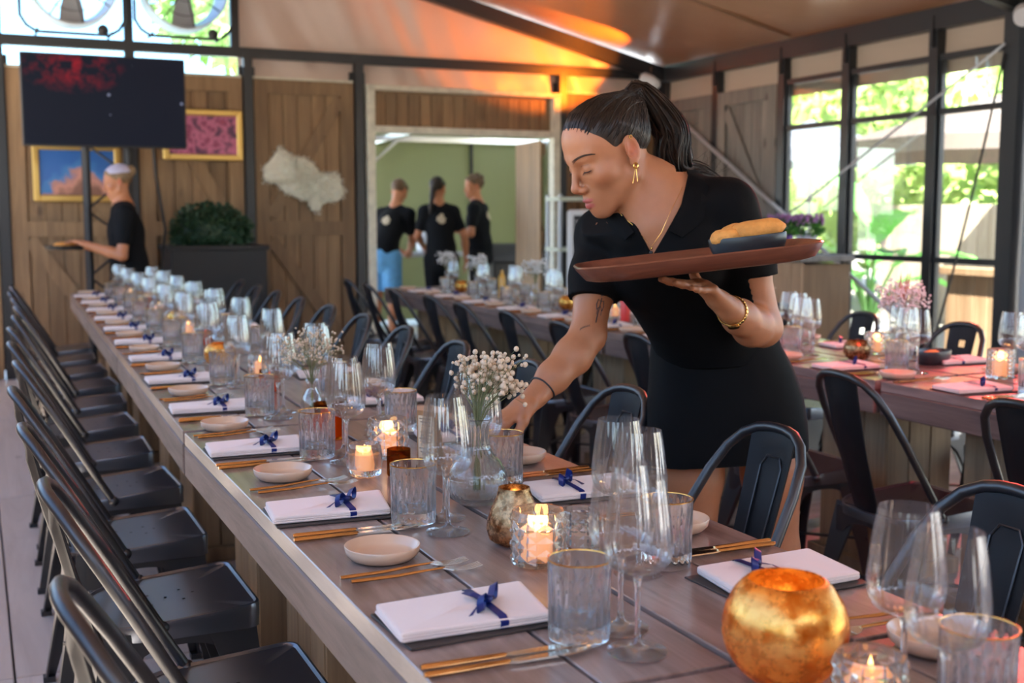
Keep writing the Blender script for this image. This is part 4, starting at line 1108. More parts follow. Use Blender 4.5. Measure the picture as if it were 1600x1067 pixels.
def hair_mat(name, c1, c2, st=(60, 60, 8)):
    m, N, L, b = newmat(name)
    tc = N.new('ShaderNodeTexCoord'); mp = N.new('ShaderNodeMapping'); mp.inputs['Scale'].default_value = st; L.new(tc.outputs['Object'], mp.inputs[0])
    n = N.new('ShaderNodeTexNoise'); n.inputs['Scale'].default_value = 3; n.inputs['Detail'].default_value = 5; L.new(mp.outputs[0], n.inputs['Vector'])
    r = N.new('ShaderNodeValToRGB'); r.color_ramp.elements[0].color = (*c1, 1); r.color_ramp.elements[1].color = (*c2, 1); r.color_ramp.elements[0].position = .35; r.color_ramp.elements[1].position = .7
    L.new(n.outputs[0], r.inputs[0]); L.new(r.outputs[0], b.inputs['Base Color']); b.inputs['Roughness'].default_value = .46; b.inputs['Specular IOR Level'].default_value = .35; b.inputs['Anisotropic'].default_value = .5
    bp = N.new('ShaderNodeBump'); bp.inputs['Strength'].default_value = .5; bp.inputs['Distance'].default_value = .003; L.new(n.outputs[0], bp.inputs['Height']); L.new(bp.outputs[0], b.inputs['Normal'])
    return m
M['hair'] = hair_mat('dark brown hair', (.006, .004, .003), (.026, .012, .006))
SKIN = np.array((.42, .170, .080), np.float32)
def head_frame(H, f, u):
    """columns: her left, forward, up"""
    f = Vector(f).normalized(); u = Vector(u); u = (u - f * u.dot(f)).normalized(); l = u.cross(f) * 1.0
    return Matrix((l, f, u)).transposed(), Vector(H)
def add_head(F, B, H, s=1.0, face=1.0, ears=True):
    T = lambda p: tuple(H + B @ (Vector(p) * s)); Mx = np.array(B)
    e = lambda c, r, k, op='u': F.ell(T(c), [q * s for q in r], Mx, k * s, op)
    c = lambda a, b, ra, rb, k, op='u': F.cone(T(a), T(b), ra * s, rb * s, k * s, op)
    e((0, -.014, .036), (.0715, .092, .082), .02); e((0, .034, -.032), (.056, .056, .072), .04); e((0, .042, .048), (.058, .046, .052), .035)
    for g in (-1, 1):
        c((g * .055, .0, -.055), (g * .014, .068, -.101), .014, .013, .025)
        e((g * .043, .055, -.022), (.020, .022, .018), .025)
        c((g * .012, .086, .0225), (g * .042, .072, .027), .0085, .007, .018)
    e((0, .074, -.102), (.018, .016, .014), .018); e((0, .076, -.070), (.026, .022, .026), .02)
    for g in (-1, 1): e((g * .031, .101, .003), (.017, .016, .012), .012, 's')
    for g in (-1, 1): e((g * .0315, .0735, .001), (.0155, .0145, .0135), .005)
    c((0, .089, .012), (0, .1105, -.033), .0070, .0082, .011); c((0, .1105, -.033), (0, .100, -.045), .0075, .006, .008)
    for g in (-1, 1):
        e((g * .0115, .098, -.0405), (.0085, .0105, .0075), .007); e((g * .007, .1065, -.0475), (.0035, .005, .003), .003, 's')
    for g in (-1, 1):
        c((g * .021, .0835, -.0715), (g * .004, .0985, -.0650), .0028, .0052, .004); c((g * .019, .0835, -.0735), (0, .0965, -.0785), .003, .0064, .004)
        c((g * .017, .0925, -.0722), (0, .1045, -.0718), .0008, .0016, .002, 's')
    if ears:
        for g in (-1, 1):
            e((g * .0765, -.014, .002), (.0075, .0175, .030), .006); e((g * .0755, -.006, -.026), (.006, .009, .011), .006)
            e((g * .0835, -.012, .005), (.0062, .0105, .019), .004, 's'); e((g * .081, -.004, -.006), (.005, .006, .008), .003, 's')
def head_colour(P, B, H, s, base, lips=(.42, .10, .085), blush=.25):
    Bm = np.array(B); q = ((P - np.array(H)) @ Bm) / s
    col = np.tile(np.array(base, np.float32), (len(P), 1))
    inh = (np.abs(q[:, 0]) < .1) & (np.abs(q[:, 2]) < .14) & (np.abs(q[:, 1]) < .14)
    def w(c, r): return np.clip(1 - np.sqrt((((q - np.array(c)) / np.array(r)) ** 2).sum(1)), 0, 1) * inh
    def mixc(c, k): return col * (1 - k[:, None]) + np.array(c, np.float32) * k[:, None]
    for g in (-1, 1): col = mixc((base[0] * 1.05, base[1] * .72, base[2] * .68), w((g * .046, .06, -.030), (.03, .04, .025)) * blush * 2)
    col = mixc((base[0] * 1.05, base[1] * .8, base[2] * .75), w((0, .11, -.036), (.018, .02, .018)) * .5)
    for g in (-1, 1): col = mixc((base[0] * 1.1, base[1] * .55, base[2] * .5), w((g * .082, -.012, .0), (.02, .025, .034)) * .8)
    lip = np.maximum(w((.0, .094, -.0665), (.0255, .022, .0068)), w((0, .092, -.0785), (.0225, .022, .0088)))
    col = mixc(lips, np.clip(lip * 3.2, 0, 1))
    for g in (-1, 1): col = mixc((base[0] * .6, base[1] * .5, base[2] * .48), w((g * .0315, .085, .006), (.02, .02, .012)) * .6)
    return col
def add_hand(F, wrist, d, n, side, size=1.0, curl=(.5, .5, .5), spread=1.0, thumb=(.75, .55), k=.006):
    """d: towards the fingers, n: back of the hand, side: direction of the thumb; returns finger tips"""
    d = Vector(d).normalized(); n = Vector(n); n = (n - d * n.dot(d)).normalized(); t = Vector(side); t = (t - d * t.dot(d) - n * t.dot(n)).normalized()
    w = Vector(wrist); z = size; tips = []
    kn = [w + d * (.088 * z) + t * (.027 * z), w + d * (.092 * z) + t * (.009 * z), w + d * (.088 * z) - t * (.009 * z), w + d * (.079 * z) - t * (.026 * z)]
    fl = (np.array(n), 1.75)
    F.cone(w - d * .01, w + d * (.03 * z), .026 * z, .030 * z, .02, 'u', (np.array(n), 1.35))
    for q in kn: F.cone(w + d * (.02 * z) + (q - w - d * (.09 * z)) * .5, q, .0135 * z, .0105 * z, .012)
    F.cone(w + d * (.03 * z) + t * (.014 * z), w + d * (.075 * z), .021 * z, .024 * z, .014, 'u', fl)
    for i, (q, L) in enumerate(zip(kn, (.040, .045, .042, .033))):
        a = 0; p = q; dirv = (d + t * (.10 * (1.5 - i) * spread)).normalized(); r = (.0088, .0090, .0086, .0076)[i] * z
        for j, (f, rr_) in enumerate(((1.0, .95), (.62, .88), (.5, .78))):
            a += curl[j]; v = (dirv * math.cos(a) - n * math.sin(a)).normalized(); e = p + v * (L * f * z)
            F.cone(p, e, r * (1.02 - .08 * j), r * rr_, k if j else .009); p = e
        tips.append(p)
    b = w + d * (.022 * z) + t * (.022 * z); v = (d * math.cos(thumb[0]) + t * math.sin(thumb[0]) - n * .35).normalized()
    m1 = b + v * (.040 * z); v2 = (d * math.cos(thumb[1]) + t * math.sin(thumb[1]) - n * .45).normalized(); m2 = m1 + v2 * (.032 * z); v3 = (v2 - t * .25).normalized(); m3 = m2 + v3 * (.024 * z)
    F.cone(w + d * .01 + t * .01, b, .016 * z, .0155 * z, .014); F.cone(b, m1, .0150 * z, .0115 * z, .010); F.cone(m1, m2, .0112 * z, .0098 * z, k); F.cone(m2, m3, .0098 * z, .0078 * z, k)
    tips.append(m3); return tips
# ------------------------------------------------------------------ the server with the tray
def make_server():
    root = empty('person', (1.66, 2.42, 0), R(-24.43))
    tag(root, 'server in black polo shirt and skirt leaning over the main table, carrying a tray', 'person')
    F = Field()                                     # skin
    pit = R(26.5)
    hd = Vector((-.906 * math.cos(pit), -.423 * math.cos(pit), -math.sin(pit))); hu = Vector((-.906 * math.sin(pit), -.423 * math.sin(pit), math.cos(pit)))
    B, H = head_frame((-.297, -.272, 1.437), hd, hu)
    add_head(F, B, H)
    T = lambda p: H + B @ Vector(p)
    # neck and trunk
    F.chain([T((0, -.012, -.035)), (-.205, -.228, 1.375), (-.168, -.192, 1.325)], [.050, .050, .060], .03)
    F.cone(T((.03, .01, -.05)), (-.225, -.265, 1.27), .016, .012, .02); F.cone(T((-.03, .01, -.05)), (-.255, -.245, 1.272), .016, .012, .02)
    RS, LS = Vector((-.300, -.125, 1.255)), Vector((-.030, -.225, 1.318))
    F.chain([RS, (-.168, -.185, 1.325), LS], [.046, .058, .050], .05)
    F.cone((-.255, -.262, 1.258), (-.315, -.20, 1.275), .011, .011, .02); F.cone((-.225, -.272, 1.262), (-.09, -.262, 1.325), .011, .011, .02)
    F.chain([(-.175, -.20, 1.285), (-.135, -.155, 1.19), (-.07, -.085, 1.09), (-.02, -.02, 1.0), (.015, .0, .90)], [.105, .120, .108, .112, .150], .06)
    F.ell((-.205, -.225, 1.185), (.065, .06, .07), None, .05); F.ell((-.12, -.255, 1.205), (.065, .06, .07), None, .05)
    # right arm reaching to the table
    RE, RW = Vector((-.340, -.245, 1.035)), Vector((-.460, -.345, .912))
    F.chain([RS, (-.322, -.185, 1.145), RE], [.050, .0455, .0385], .03)
    F.chain([RE, (-.375, -.275, .992), (-.42, -.312, .95), RW], [.038, .0405, .034, .0245], .02)
    add_hand(F, RW + Vector((-.006, -.004, -.006)), (-.80, -.30, -.52), (-.45, -.25, .86), (.35, -.95, .1), .95, (.30, .55, .45), .6, (.55, .25))
    # left arm under the tray
    LE, LW = Vector((.058, -.215, 1.050)), Vector((-.055, -.405, 1.108))
    F.chain([LS, (.015, -.225, 1.20), LE], [.052, .050, .042], .03)
    F.chain([LE, (.022, -.275, 1.058), (-.02, -.345, 1.085), LW], [.041, .0425, .036, .0265], .02)
    add_hand(F, LW + Vector((-.004, -.006, .004)), (-.62, -.42, .50), (.35, .30, -.80), (-.5, .82, -.1), .95, (-.55, .12, .10), 1.4, (.9, .75))
    # legs
    F.chain([(-.055, .01, .86), (-.060, -.005, .66), (-.058, -.02, .47), (-.06, .02, .30), (-.06, .03, .09)], [.082, .069, .050, .050, .036], .03)
    F.chain([(.110, .01, .86), (.135, .0, .66), (.150, -.01, .47), (.155, .03, .30), (.155, .04, .09)], [.084, .071, .051, .050, .036], .03)
    for x in (-.06, .155):
        F.cone((x, .05, .035), (x - .09, -.07, .025), .030, .028, .02)
    def colour(P):
        c = head_colour(P, B, H, 1.0, SKIN)
        return c
    bx = [((-.46, -.42, 1.285), (-.15, -.13, 1.585), .0019), ((-.45, -.42, .55), (.26, .2, 1.288), .0046), ((-.153, -.35, 1.285), (.1, .05, 1.40), .0046), ((-.66, -.52, .80), (-.447, -.10, 1.0), .0021),
          ((-.26, -.62, 1.02), (.0, -.417, 1.288), .0023), ((-.3, -.2, -.01), (.35, .2, .553), .008)]
    body = grow('body', F, bx, M['skin'], root, colour)
    # eyes: lash lines and brows
    ls = MB()
    for g in (-1, 1):
        c = Vector((g * .0315, .0735, .001))
        arc = []
        for i in range(9):
            a = R(-62 + 124 * i / 8); arc.append(T(c + Vector((math.sin(a) * .0158 * .98, math.cos(a) * .0150 , -.0038 - .0020 * math.cos(a)))))
        ls.tube(arc, [.0005, .0008, .0010, .0011, .0012, .0012, .0011, .0009, .0005], 5)
        for i in range(1, 9):
            p = arc[i]; o = (p - T(c)).normalized(); ls.tube([p, p + o * .004 + (B @ Vector((0, .003, -.0035)))], [.0005, .0002], 3)
    ls.build('eyelashes', M['black'], body)
    lid = MB()
    for g in (-1, 1):
        pts = []
        for i in range(8):
            a = R(-58 + 116 * i / 7); pts.append(F.snap(T((g * .0315 + math.sin(a) * .0150, .0735 + math.cos(a) * .0155, .0105)), .0003))
        lid.tube(pts, .0006, 4)
    lid.build('eyelid_crease', mat('eyelid crease', (.20, .085, .055), .6), body)
    br = MB()
    for g in (-1, 1):
        for r_ in range(5):
            pts = [F.snap(T((g * (.013 + .040 * t), .095 - .034 * t * t, .0235 + .010 * math.sin(t * 2.3) - .0045 * t + (r_ - 2) * .0013 * (1 - .75 * t))), .0014) for t in [i / 8 for i in range(9)]]
            br.tube(pts, [.0003, .0006, .0007, .0007, .0007, .0006, .0005, .0004, .0003], 4)
    br.build('eyebrows', mat('eyebrow hair', (.05, .026, .016), .6), body)
    # hair: cap combed back, ponytail
    HF = Field(); Mx = np.array(B)
    HF.ell(T((0, -.014, .036)), (.0715, .092, .082), Mx, .02); HF.ell(T((0, .042, .048)), (.058, .046, .052), Mx, .035); HF.ell(T((0, .034, -.032)), (.056, .056, .072), Mx, .04)
    HF.ell(T((0, -.088, .070)), (.026, .026, .026), Mx, .03)
    n_ = np.array(B)
    def hairline(X, Y, Z):
        px, py, pz = X - H[0], Y - H[1], Z - H[2]
        x = px * n_[0, 0] + py * n_[1, 0] + pz * n_[2, 0]; y = px * n_[0, 1] + py * n_[1, 1] + pz * n_[2, 1]; z = px * n_[0, 2] + py * n_[1, 2] + pz * n_[2, 2]
        up = z - (1.02 * y + .0165 + .05 * np.abs(x) - 10 * np.maximum(0, np.abs(x) - .045) * np.maximum(0, y) - .016 * np.exp(-((y - .020) / .014) ** 2) * (np.abs(x) > .05))
        return np.clip(up * .13 - .0003, -.004, .0070)
    HF.cut(hairline, 'o')
    hair = grow('hair', HF, [((-.45, -.42, 1.34), (-.13, -.10, 1.60), .0024)], M['hair'], root)
    g = random.Random(4); st = MB(); allp = []; offs = []; tail = T((0, -.108, .082))
    for i in range(230):
        a = g.uniform(-1, 1) * 2.5
        if i % 3 == 0: p = Vector((.062 * math.sin(a * .6), .086 - .02 * abs(math.sin(a * .6)), .080 - .006 * abs(a) + g.uniform(-.010, .010)))
        else: p = Vector((math.copysign(.073, a), .055 - .12 * g.random(), 0)); p.z = 1.02 * p.y + .019 + g.uniform(-.003, .03)
        e = Vector((g.uniform(-.016, .016), -.100, .078 + g.uniform(-.014, .014)))
        pts = []
        for k in range(9):
            t = k / 8; q = p.lerp(e, t); q.z += .02 * math.sin(t * math.pi) * (1 if i % 3 == 0 else .5); 
            dv = (q - Vector((0, -.01, .03))).normalized(); q = q + dv * .006
            pts.append(T(q))
        allp += pts; offs += [g.uniform(-.0004, .0012)] * 9
    allp = HF.snaps(allp, np.array(offs), 5)
    for i in range(230):
        st.tube(allp[i * 9:i * 9 + 9], [.0006, .0010, .0012, .0012, .0012, .0012, .0012, .001, .0008], 4)
    so = st.build('hair_strands', M['hair'], hair, smooth=80); so['kind'] = 'stuff'
    tie = MB().tube([T((.026 * math.cos(a), -.098 + .008 * math.sin(a), .079 + .026 * math.sin(a))) for a in [2 * math.pi * i / 20 for i in range(20)]], .006, 8, closed=True)
    tie.build('hair_tie', M['black'], hair, smooth=60)
    path = [T((0, -.095, .078)), T((0, -.128, .088)), Vector((-.158, -.200, 1.500)), Vector((-.146, -.188, 1.440)), Vector((-.125, -.175, 1.400)), Vector((-.075, -.155, 1.392)), Vector((-.022, -.135, 1.372))]
    wid = [.016, .026, .036, .036, .032, .026, .012]
    def cr(P, t):
        t = t * (len(P) - 1); i = min(int(t), len(P) - 2); f = t - i
        a, b, c, d = P[max(i - 1, 0)], P[i], P[i + 1], P[min(i + 2, len(P) - 1)]
        return .5 * ((2 * b) + (c - a) * f + (2 * a - 5 * b + 4 * c - d) * f * f + (3 * b - a - 3 * c + d) * f ** 3)
    pt = MB(); N_ = 22
    pt.tube([cr(path, i / N_) for i in range(N_ + 1)], [cr(wid, i / N_) * .80 for i in range(N_ + 1)], 14, flat=.8)
    for k in range(120):
        a = g.uniform(0, 6.28); q = math.sqrt(g.uniform(.4, 1.15)); end = g.uniform(.72, 1.0); ph = g.uniform(0, 6); pts = []
        for i in range(N_ + 1):
            t = i / N_ * end; c = cr(path, t); w = cr(wid, t); tg = (cr(path, min(1, t + .02)) - cr(path, max(0, t - .02))).normalized()
            x = tg.cross(Vector((.3, 1, .2))).normalized(); y_ = tg.cross(x); aa = a + .5 * math.sin(t * 5 + ph)
            pts.append(c + (x * math.cos(aa) + y_ * math.sin(aa) * .85) * w * q * (1 + .12 * math.sin(t * 9 + ph)))
        rr_ = g.uniform(.0012, .0034); pt.tube(pts, [rr_ * min(1, (1.02 - i / N_) * 4) for i in range(N_ + 1)], 4)
    po = pt.build('ponytail', M['hair'], hair, smooth=80); po['kind'] = 'stuff'
    fw_ = MB()
    for k in range(26):
        p = cr(path, g.uniform(.3, .98)) + Vector((g.uniform(-.02, .02), g.uniform(-.02, .02), .02)); q = p + Vector((g.uniform(.0, .04), g.uniform(-.02, .02), g.uniform(.0, .03))); r2 = q + Vector((g.uniform(-.01, .03), 0, g.uniform(-.015, .02)))
        fw_.tube([p, q, r2], [.00025, .0002, .00015], 3)
    f2 = fw_.build('flyaway_hair', M['hair'], hair); f2['kind'] = 'stuff'
    # polo shirt
    S = Field()
    S.chain([RS + Vector((.0, 0, .002)), (-.168, -.185, 1.325), LS], [.061, .067, .064], .05)
    S.chain([(-.175, -.20, 1.285), (-.135, -.155, 1.19), (-.07, -.085, 1.09), (-.02, -.02, 1.0), (-.005, -.01, .95)], [.113, .130, .122, .124, .128], .06)
    S.ell((-.208, -.229, 1.185), (.070, .066, .075), None, .05); S.ell((-.118, -.262, 1.205), (.070, .066, .075), None, .05)
    S.chain([RS, (-.320, -.180, 1.165), (-.333, -.218, 1.095)], [.058, .055, .054], .03)
    S.chain([LS, (.012, -.228, 1.22), (.028, -.226, 1.150)], [.062, .062, .062], .03)
    S.cone((-.250, -.260, 1.258), (-.320, -.20, 1.278), .034, .032, .03); S.cone((-.225, -.268, 1.258), (-.085, -.258, 1.325), .026, .026, .03)
    # wrinkles
    def folds(X, Y, Z):
        return None
    def plane(p, n):
        p = V3(p); n = V3(n) / np.linalg.norm(n)
        return lambda X, Y, Z: (X - p[0]) * n[0] + (Y - p[1]) * n[1] + (Z - p[2]) * n[2]
    rs_ = plane((-.330, -.205, 1.113), (-.10, -.36, -.93)); ls_ = plane((.022, -.226, 1.165), (.12, .0, -.99)); wa = plane((-.02, -.02, .955), (.05, .05, -1)); nk = plane((-.208, -.232, 1.375), (-.62, -.45, .64))
    S.cut(lambda X, Y, Z: np.maximum(wa(X, Y, Z), np.where((X < -.22) & (Z < 1.2) & (X < -.29 + .5 * (1.13 - Z)), rs_(X, Y, Z), -1)))
    S.cut(lambda X, Y, Z: np.where(X > -.022 + .35 * (1.25 - Z), np.where(Z < 1.25, ls_(X, Y, Z), -1), -1)); S.cut(nk)
    # neckline: an open V down the chest and room for the neck
    V1, V2, V3_ = (-.270, 1.338), (-.138, 1.335), (-.204, 1.216)
    def vee(X, Y, Z):
        def edge(a, b): 
            L_ = math.hypot(b[0] - a[0], b[1] - a[1]); return ((X - a[0]) * (b[1] - a[1]) - (Z - a[1]) * (b[0] - a[0])) / L_
        d = np.minimum(edge(V3_, V1), -edge(V3_, V2))          # >0 inside the wedge
        return np.where(Y < -.195, d, -1.0)
    S.cut(lambda X, Y, Z: vee(X, Y, Z) )
    shirt = grow('polo_shirt', S, [((-.45, -.42, .93), (.15, .16, 1.47), .0042)], M['polo'], root)
    # collar flaps along the neckline
    co = MB()
    def strip(inner, outer, off=.006):
        n = len(inner); rows = []
        for t in (0, .5, 1): rows.append([S2.snap(Vector(a).lerp(Vector(b), t), off + .004 * math.sin(t * math.pi), 5) for a, b in zip(inner, outer)])
        vs = [p for r in rows for p in r]; m_ = len(vs); vs2 = [S2.snap(p, off - .004, 3) for p in vs]; fs = []
        for j in range(2):
            for i in range(n - 1):
                a = j * n + i; fs += [(a, a + 1, a + n + 1, a + n), (m_ + a, m_ + a + n, m_ + a + n + 1, m_ + a + 1)]
        for i in range(n - 1): fs += [(i, m_ + i, m_ + i + 1, i + 1), (2 * n + i, 2 * n + i + 1, m_ + 2 * n + i + 1, m_ + 2 * n + i)]
        for j in range(2):
            for a in (j * n, j * n + n - 1): fs.append((a, a + n, m_ + a + n, m_ + a))
        co.add(vs + vs2, fs)
    S2 = Field(); S2.ops = S.ops[:-4]
    strip([(-.125, -.185, 1.39), (-.134, -.235, 1.36), (-.152, -.275, 1.312), (-.172, -.300, 1.270)], [(-.078, -.18, 1.368), (-.085, -.245, 1.335), (-.105, -.285, 1.285), (-.142, -.310, 1.250)])
    strip([(-.288, -.215, 1.352), (-.278, -.255, 1.328), (-.262, -.282, 1.298), (-.243, -.300, 1.265)], [(-.318, -.20, 1.328), (-.312, -.25, 1.302), (-.294, -.275, 1.278), (-.262, -.300, 1.250)], .007)
    co.build('collar', M['polo'], shirt, smooth=60)
    bt = MB()
    for z in (1.222, 1.192): bt.sphere(S2.snap((-.216 + (1.222 - z) * .2, -.33, z), .001), (.0045, .0025, .0045), 10, 6)
    bt.build('button', M['black'], shirt, smooth=60)
    # skirt
    sk = MB(); rg = []
    for z, cx, cy_, a, b in ((.715, .023, .0, .196, .150), (.74, .023, .0, .196, .150), (.80, .020, .0, .195, .152), (.86, .014, .0, .189, .150), (.93, .002, -.008, .174, .140), (.99, -.014, -.02, .156, .128), (1.028, -.024, -.028, .150, .122), (1.040, -.027, -.030, .149, .121)):
        ring = []
        for i in range(64):
            t = 2 * math.pi * i / 64; c_, s_ = math.cos(t), math.sin(t); e = .004 * noise.noise(Vector((c_ * 2.2, s_ * 2.2, z * 6))) + .0025 * noise.noise(Vector((c_ * 6, s_ * 6, z * 14)))
            ring.append((cx + (a + e) * math.copysign(abs(c_) ** .85, c_), cy_ + (b + e) * math.copysign(abs(s_) ** .85, s_), z + .030 * c_ * (1.04 - z) * 3 * .3 + (.012 * c_ if z < .75 else 0)))
        rg.append(ring)
    inner = [[((p[0] - cx0) * .975 + cx0, p[1] * .975, p[2]) for p in r] for r, cx0 in ((rg[0], .023), (rg[2], .02))]
    sk.loft([inner[1], inner[0]] + rg); skirt = sk.build('skirt', M['skirt'], root, smooth=70)
    wb_ = MB(); wb_.loft([[(p[0] * 1.008, p[1] * 1.008 - .0, p[2] + dz) for p in r] for r, dz in ((rg[6], .004), (rg[7], .006))], cap=False); wb_.build('waistband', M['skirt'], skirt, smooth=60)
    for x, yv in ((-.06, .05), (.155, .05)):
        MB().loft([[(x + (-.045 + px * .135) , yv - .05 + py * .045 - px * .05, z) for px, py in [(math.cos(t), math.sin(t)) for t in [2 * math.pi * i / 20 for i in range(20)]]] for z in (0.0, .03)]).build('shoe', M['black'], root, smooth=40)
    # jewellery
    gl = M['gold']
    nb = MB()
    nk_pts = [F.snap(p, .0020, 6) for p in [(-.142, -.225, 1.372), (-.152, -.255, 1.340), (-.167, -.28, 1.305), (-.186, -.295, 1.268), (-.206, -.30, 1.236), (-.222, -.30, 1.254), (-.24, -.29, 1.28), (-.256, -.275, 1.305), (-.266, -.25, 1.33)]]
    nb.tube(nk_pts, .0005, 5); nb.sphere(nk_pts[4] + Vector((0, -.002, -.004)), .0028, 8, 6); nb.build('necklace', gl, root, smooth=60)
    er = MB(); lobe = T((.079, -.006, -.030))
    er.tube([lobe + Vector((.0045 * math.cos(a), -.003, -.005 + .006 * math.sin(a))) for a in [2 * math.pi * i / 16 for i in range(16)]], .0019, 6, closed=True)
    for dx, L_ in ((-.006, .036), (.004, .032)):
        er.tube([lobe + Vector((dx * t, -.004, -.006 - L_ * t)) for t in [i / 6 for i in range(7)]], .0007, 4)
    er.tube([T((.083 + .002, -.016 + .0035 * math.cos(a), .027 + .0035 * math.sin(a))) for a in [2 * math.pi * i / 12 for i in range(12)]], .0011, 5, closed=True)
    er.build('earring', gl, body, smooth=60)
    def ring_on(c, ax_, r, rad, off, n=22, sq=1.0):
        ax_ = Vector(ax_).normalized(); x = ax_.orthogonal().normalized(); y_ = ax_.cross(x)
        return [F.snap(Vector(c) + (x * math.cos(a) + y_ * math.sin(a)) * r, off, 6) for a in [2 * math.pi * i / n for i in range(n)]]
    wr = ring_on(LW + Vector((.012, .020, -.006)), LE - LW + Vector((.02, .05, -.02)), .034, .003, .002, 26)
    wm = MB()
    for i, p in enumerate(wr):
        q = wr[(i + 1) % len(wr)]; wm.beam(p, q, .0115, .0036, up=(p - LW - Vector((.012, .02, -.006))), bev=.001)
    wo = wm.build('wristwatch', gl, root, smooth=40)
    cpos = min(wr, key=lambda p: p.z * .6 + p.y + p.x * .3); nd = (cpos - LW - Vector((.012, .02, -.006))).normalized()
    MB().lathe([(.0001, 0), (.0125, 0), (.0135, .003), (.011, .0055), (.0001, .0055)], 20, M=nd.to_track_quat('Z', 'Y').to_matrix(), c=cpos).build('watch_case', gl, wo, smooth=40)
    bd = ring_on(RW + Vector((.016, .012, .016)), RE - RW, .035, .002, .0015)
    MB().tube(bd, .0021, 6, closed=True).build('hair_band', M['black'], root, smooth=60)
    # tattoos on the reaching arm: a winged figure and a short handwritten word
    ink = mat('faded tattoo ink', (.07, .045, .04), .6); tt = MB()
    ua = (RS - RE).normalized(); fr = Vector((.25, -.95, -.1)); sd = ua.cross(fr).normalized()
    def inkline(P, r=.0009):
        tt.tube([F.snap(RE + ua * p[1] + Vector((.0, -.06, 0)) - sd * p[0], .0001, 6) for p in P], r, 4)
    cx = -.018
    inkline([(cx, .105), (cx + .001, .085), (cx + .004, .065), (cx + .006, .045)], .0016)
    for s_ in (-1, 1):
        inkline([(cx, .096), (cx + s_ * .008, .100), (cx + s_ * .011, .088), (cx + s_ * .008, .076), (cx + s_ * .003, .082)], .0013); inkline([(cx, .088), (cx + s_ * .006, .078), (cx + s_ * .007, .066)], .001)
    inkline([(cx - .002, .11), (cx + .002, .113), (cx + .003, .108)], .0014)
    x0 = .003
    for i in range(6):                               # small looping script
        inkline([(x0 + i * .0055, .032 - i * .0012), (x0 + i * .0055 + .002, .037 - i * .0012), (x0 + i * .0055 + .003, .031 - i * .0012), (x0 + i * .0055 + .0052, .0335 - i * .0012)], .0005)
    tt.build('tattoo', ink, body)
    return root
server = make_server()
# tray, bowl and bread carried by the server
CA, SA = math.cos(R(-24.43)), math.sin(R(-24.43))
def srv(p): return (1.66 + p[0] * CA - p[1] * SA, 2.42 + p[0] * SA + p[1] * CA, p[2])
TILT = R(-6.5)
M['tray'] = wood('red brown tray', (.10, .028, .015), (.20, .062, .032), 0, 2.0, .32, False, .05, coat=.4, var=0)
def tray_pt(x, y, z):       # tray coordinates -> server coordinates
    return (-.142 + x * math.cos(TILT) + z * math.sin(TILT), -.515 + y, 1.196 - x * math.sin(TILT) + z * math.cos(TILT))
tm = MB(); rg = []
for s, z in ((.05, .0), (.86, .0), (.93, .004), (.985, .022), (1.0, .030), (.99, .033), (.965, .030), (.905, .009), (.86, .006), (.05, .006)):
    rg.append([(p[0] * s, p[1] * (s if s < .5 else 1 - (1 - s) * 1.45), z) for p in rr_outline(.482, .325, .10, .10, 8)])
tm.loft(rg); tr = tm.build('serving_tray', M['tray'], smooth=45)
tr.location = srv(tray_pt(0, 0, 0)); tr.rotation_euler = (0, TILT, R(-24.43))
tag(tr, 'reddish brown oval serving tray held up by the server', 'tray')

def on_tray(x, y, z): return srv(tray_pt(x, y, z))
bw = food_bowl('bread_bowl', on_tray(.112, .02, .0065), R(-24.43), .93, 'black oval bowl of toasted bread on the tray', 0)
bw.rotation_euler = (0, TILT, R(-24.43))
for i, (x, y, z, rz, d) in enumerate(((.130, .008, .062, .12, (.060, .026, .022)), (.088, .03, .060, .9, (.042, .024, .020)), (.066, .004, .054, -.5, (.033, .024, .019)))):
    bread(on_tray(x, y, z), (0, TILT - .06, R(-24.43) + rz), d, ('long toasted bread piece lying on top in the tray bowl', 'toasted bread piece behind the long one in the tray bowl', 'short rounded bread piece at the left end of the tray bowl')[i], i + 1)
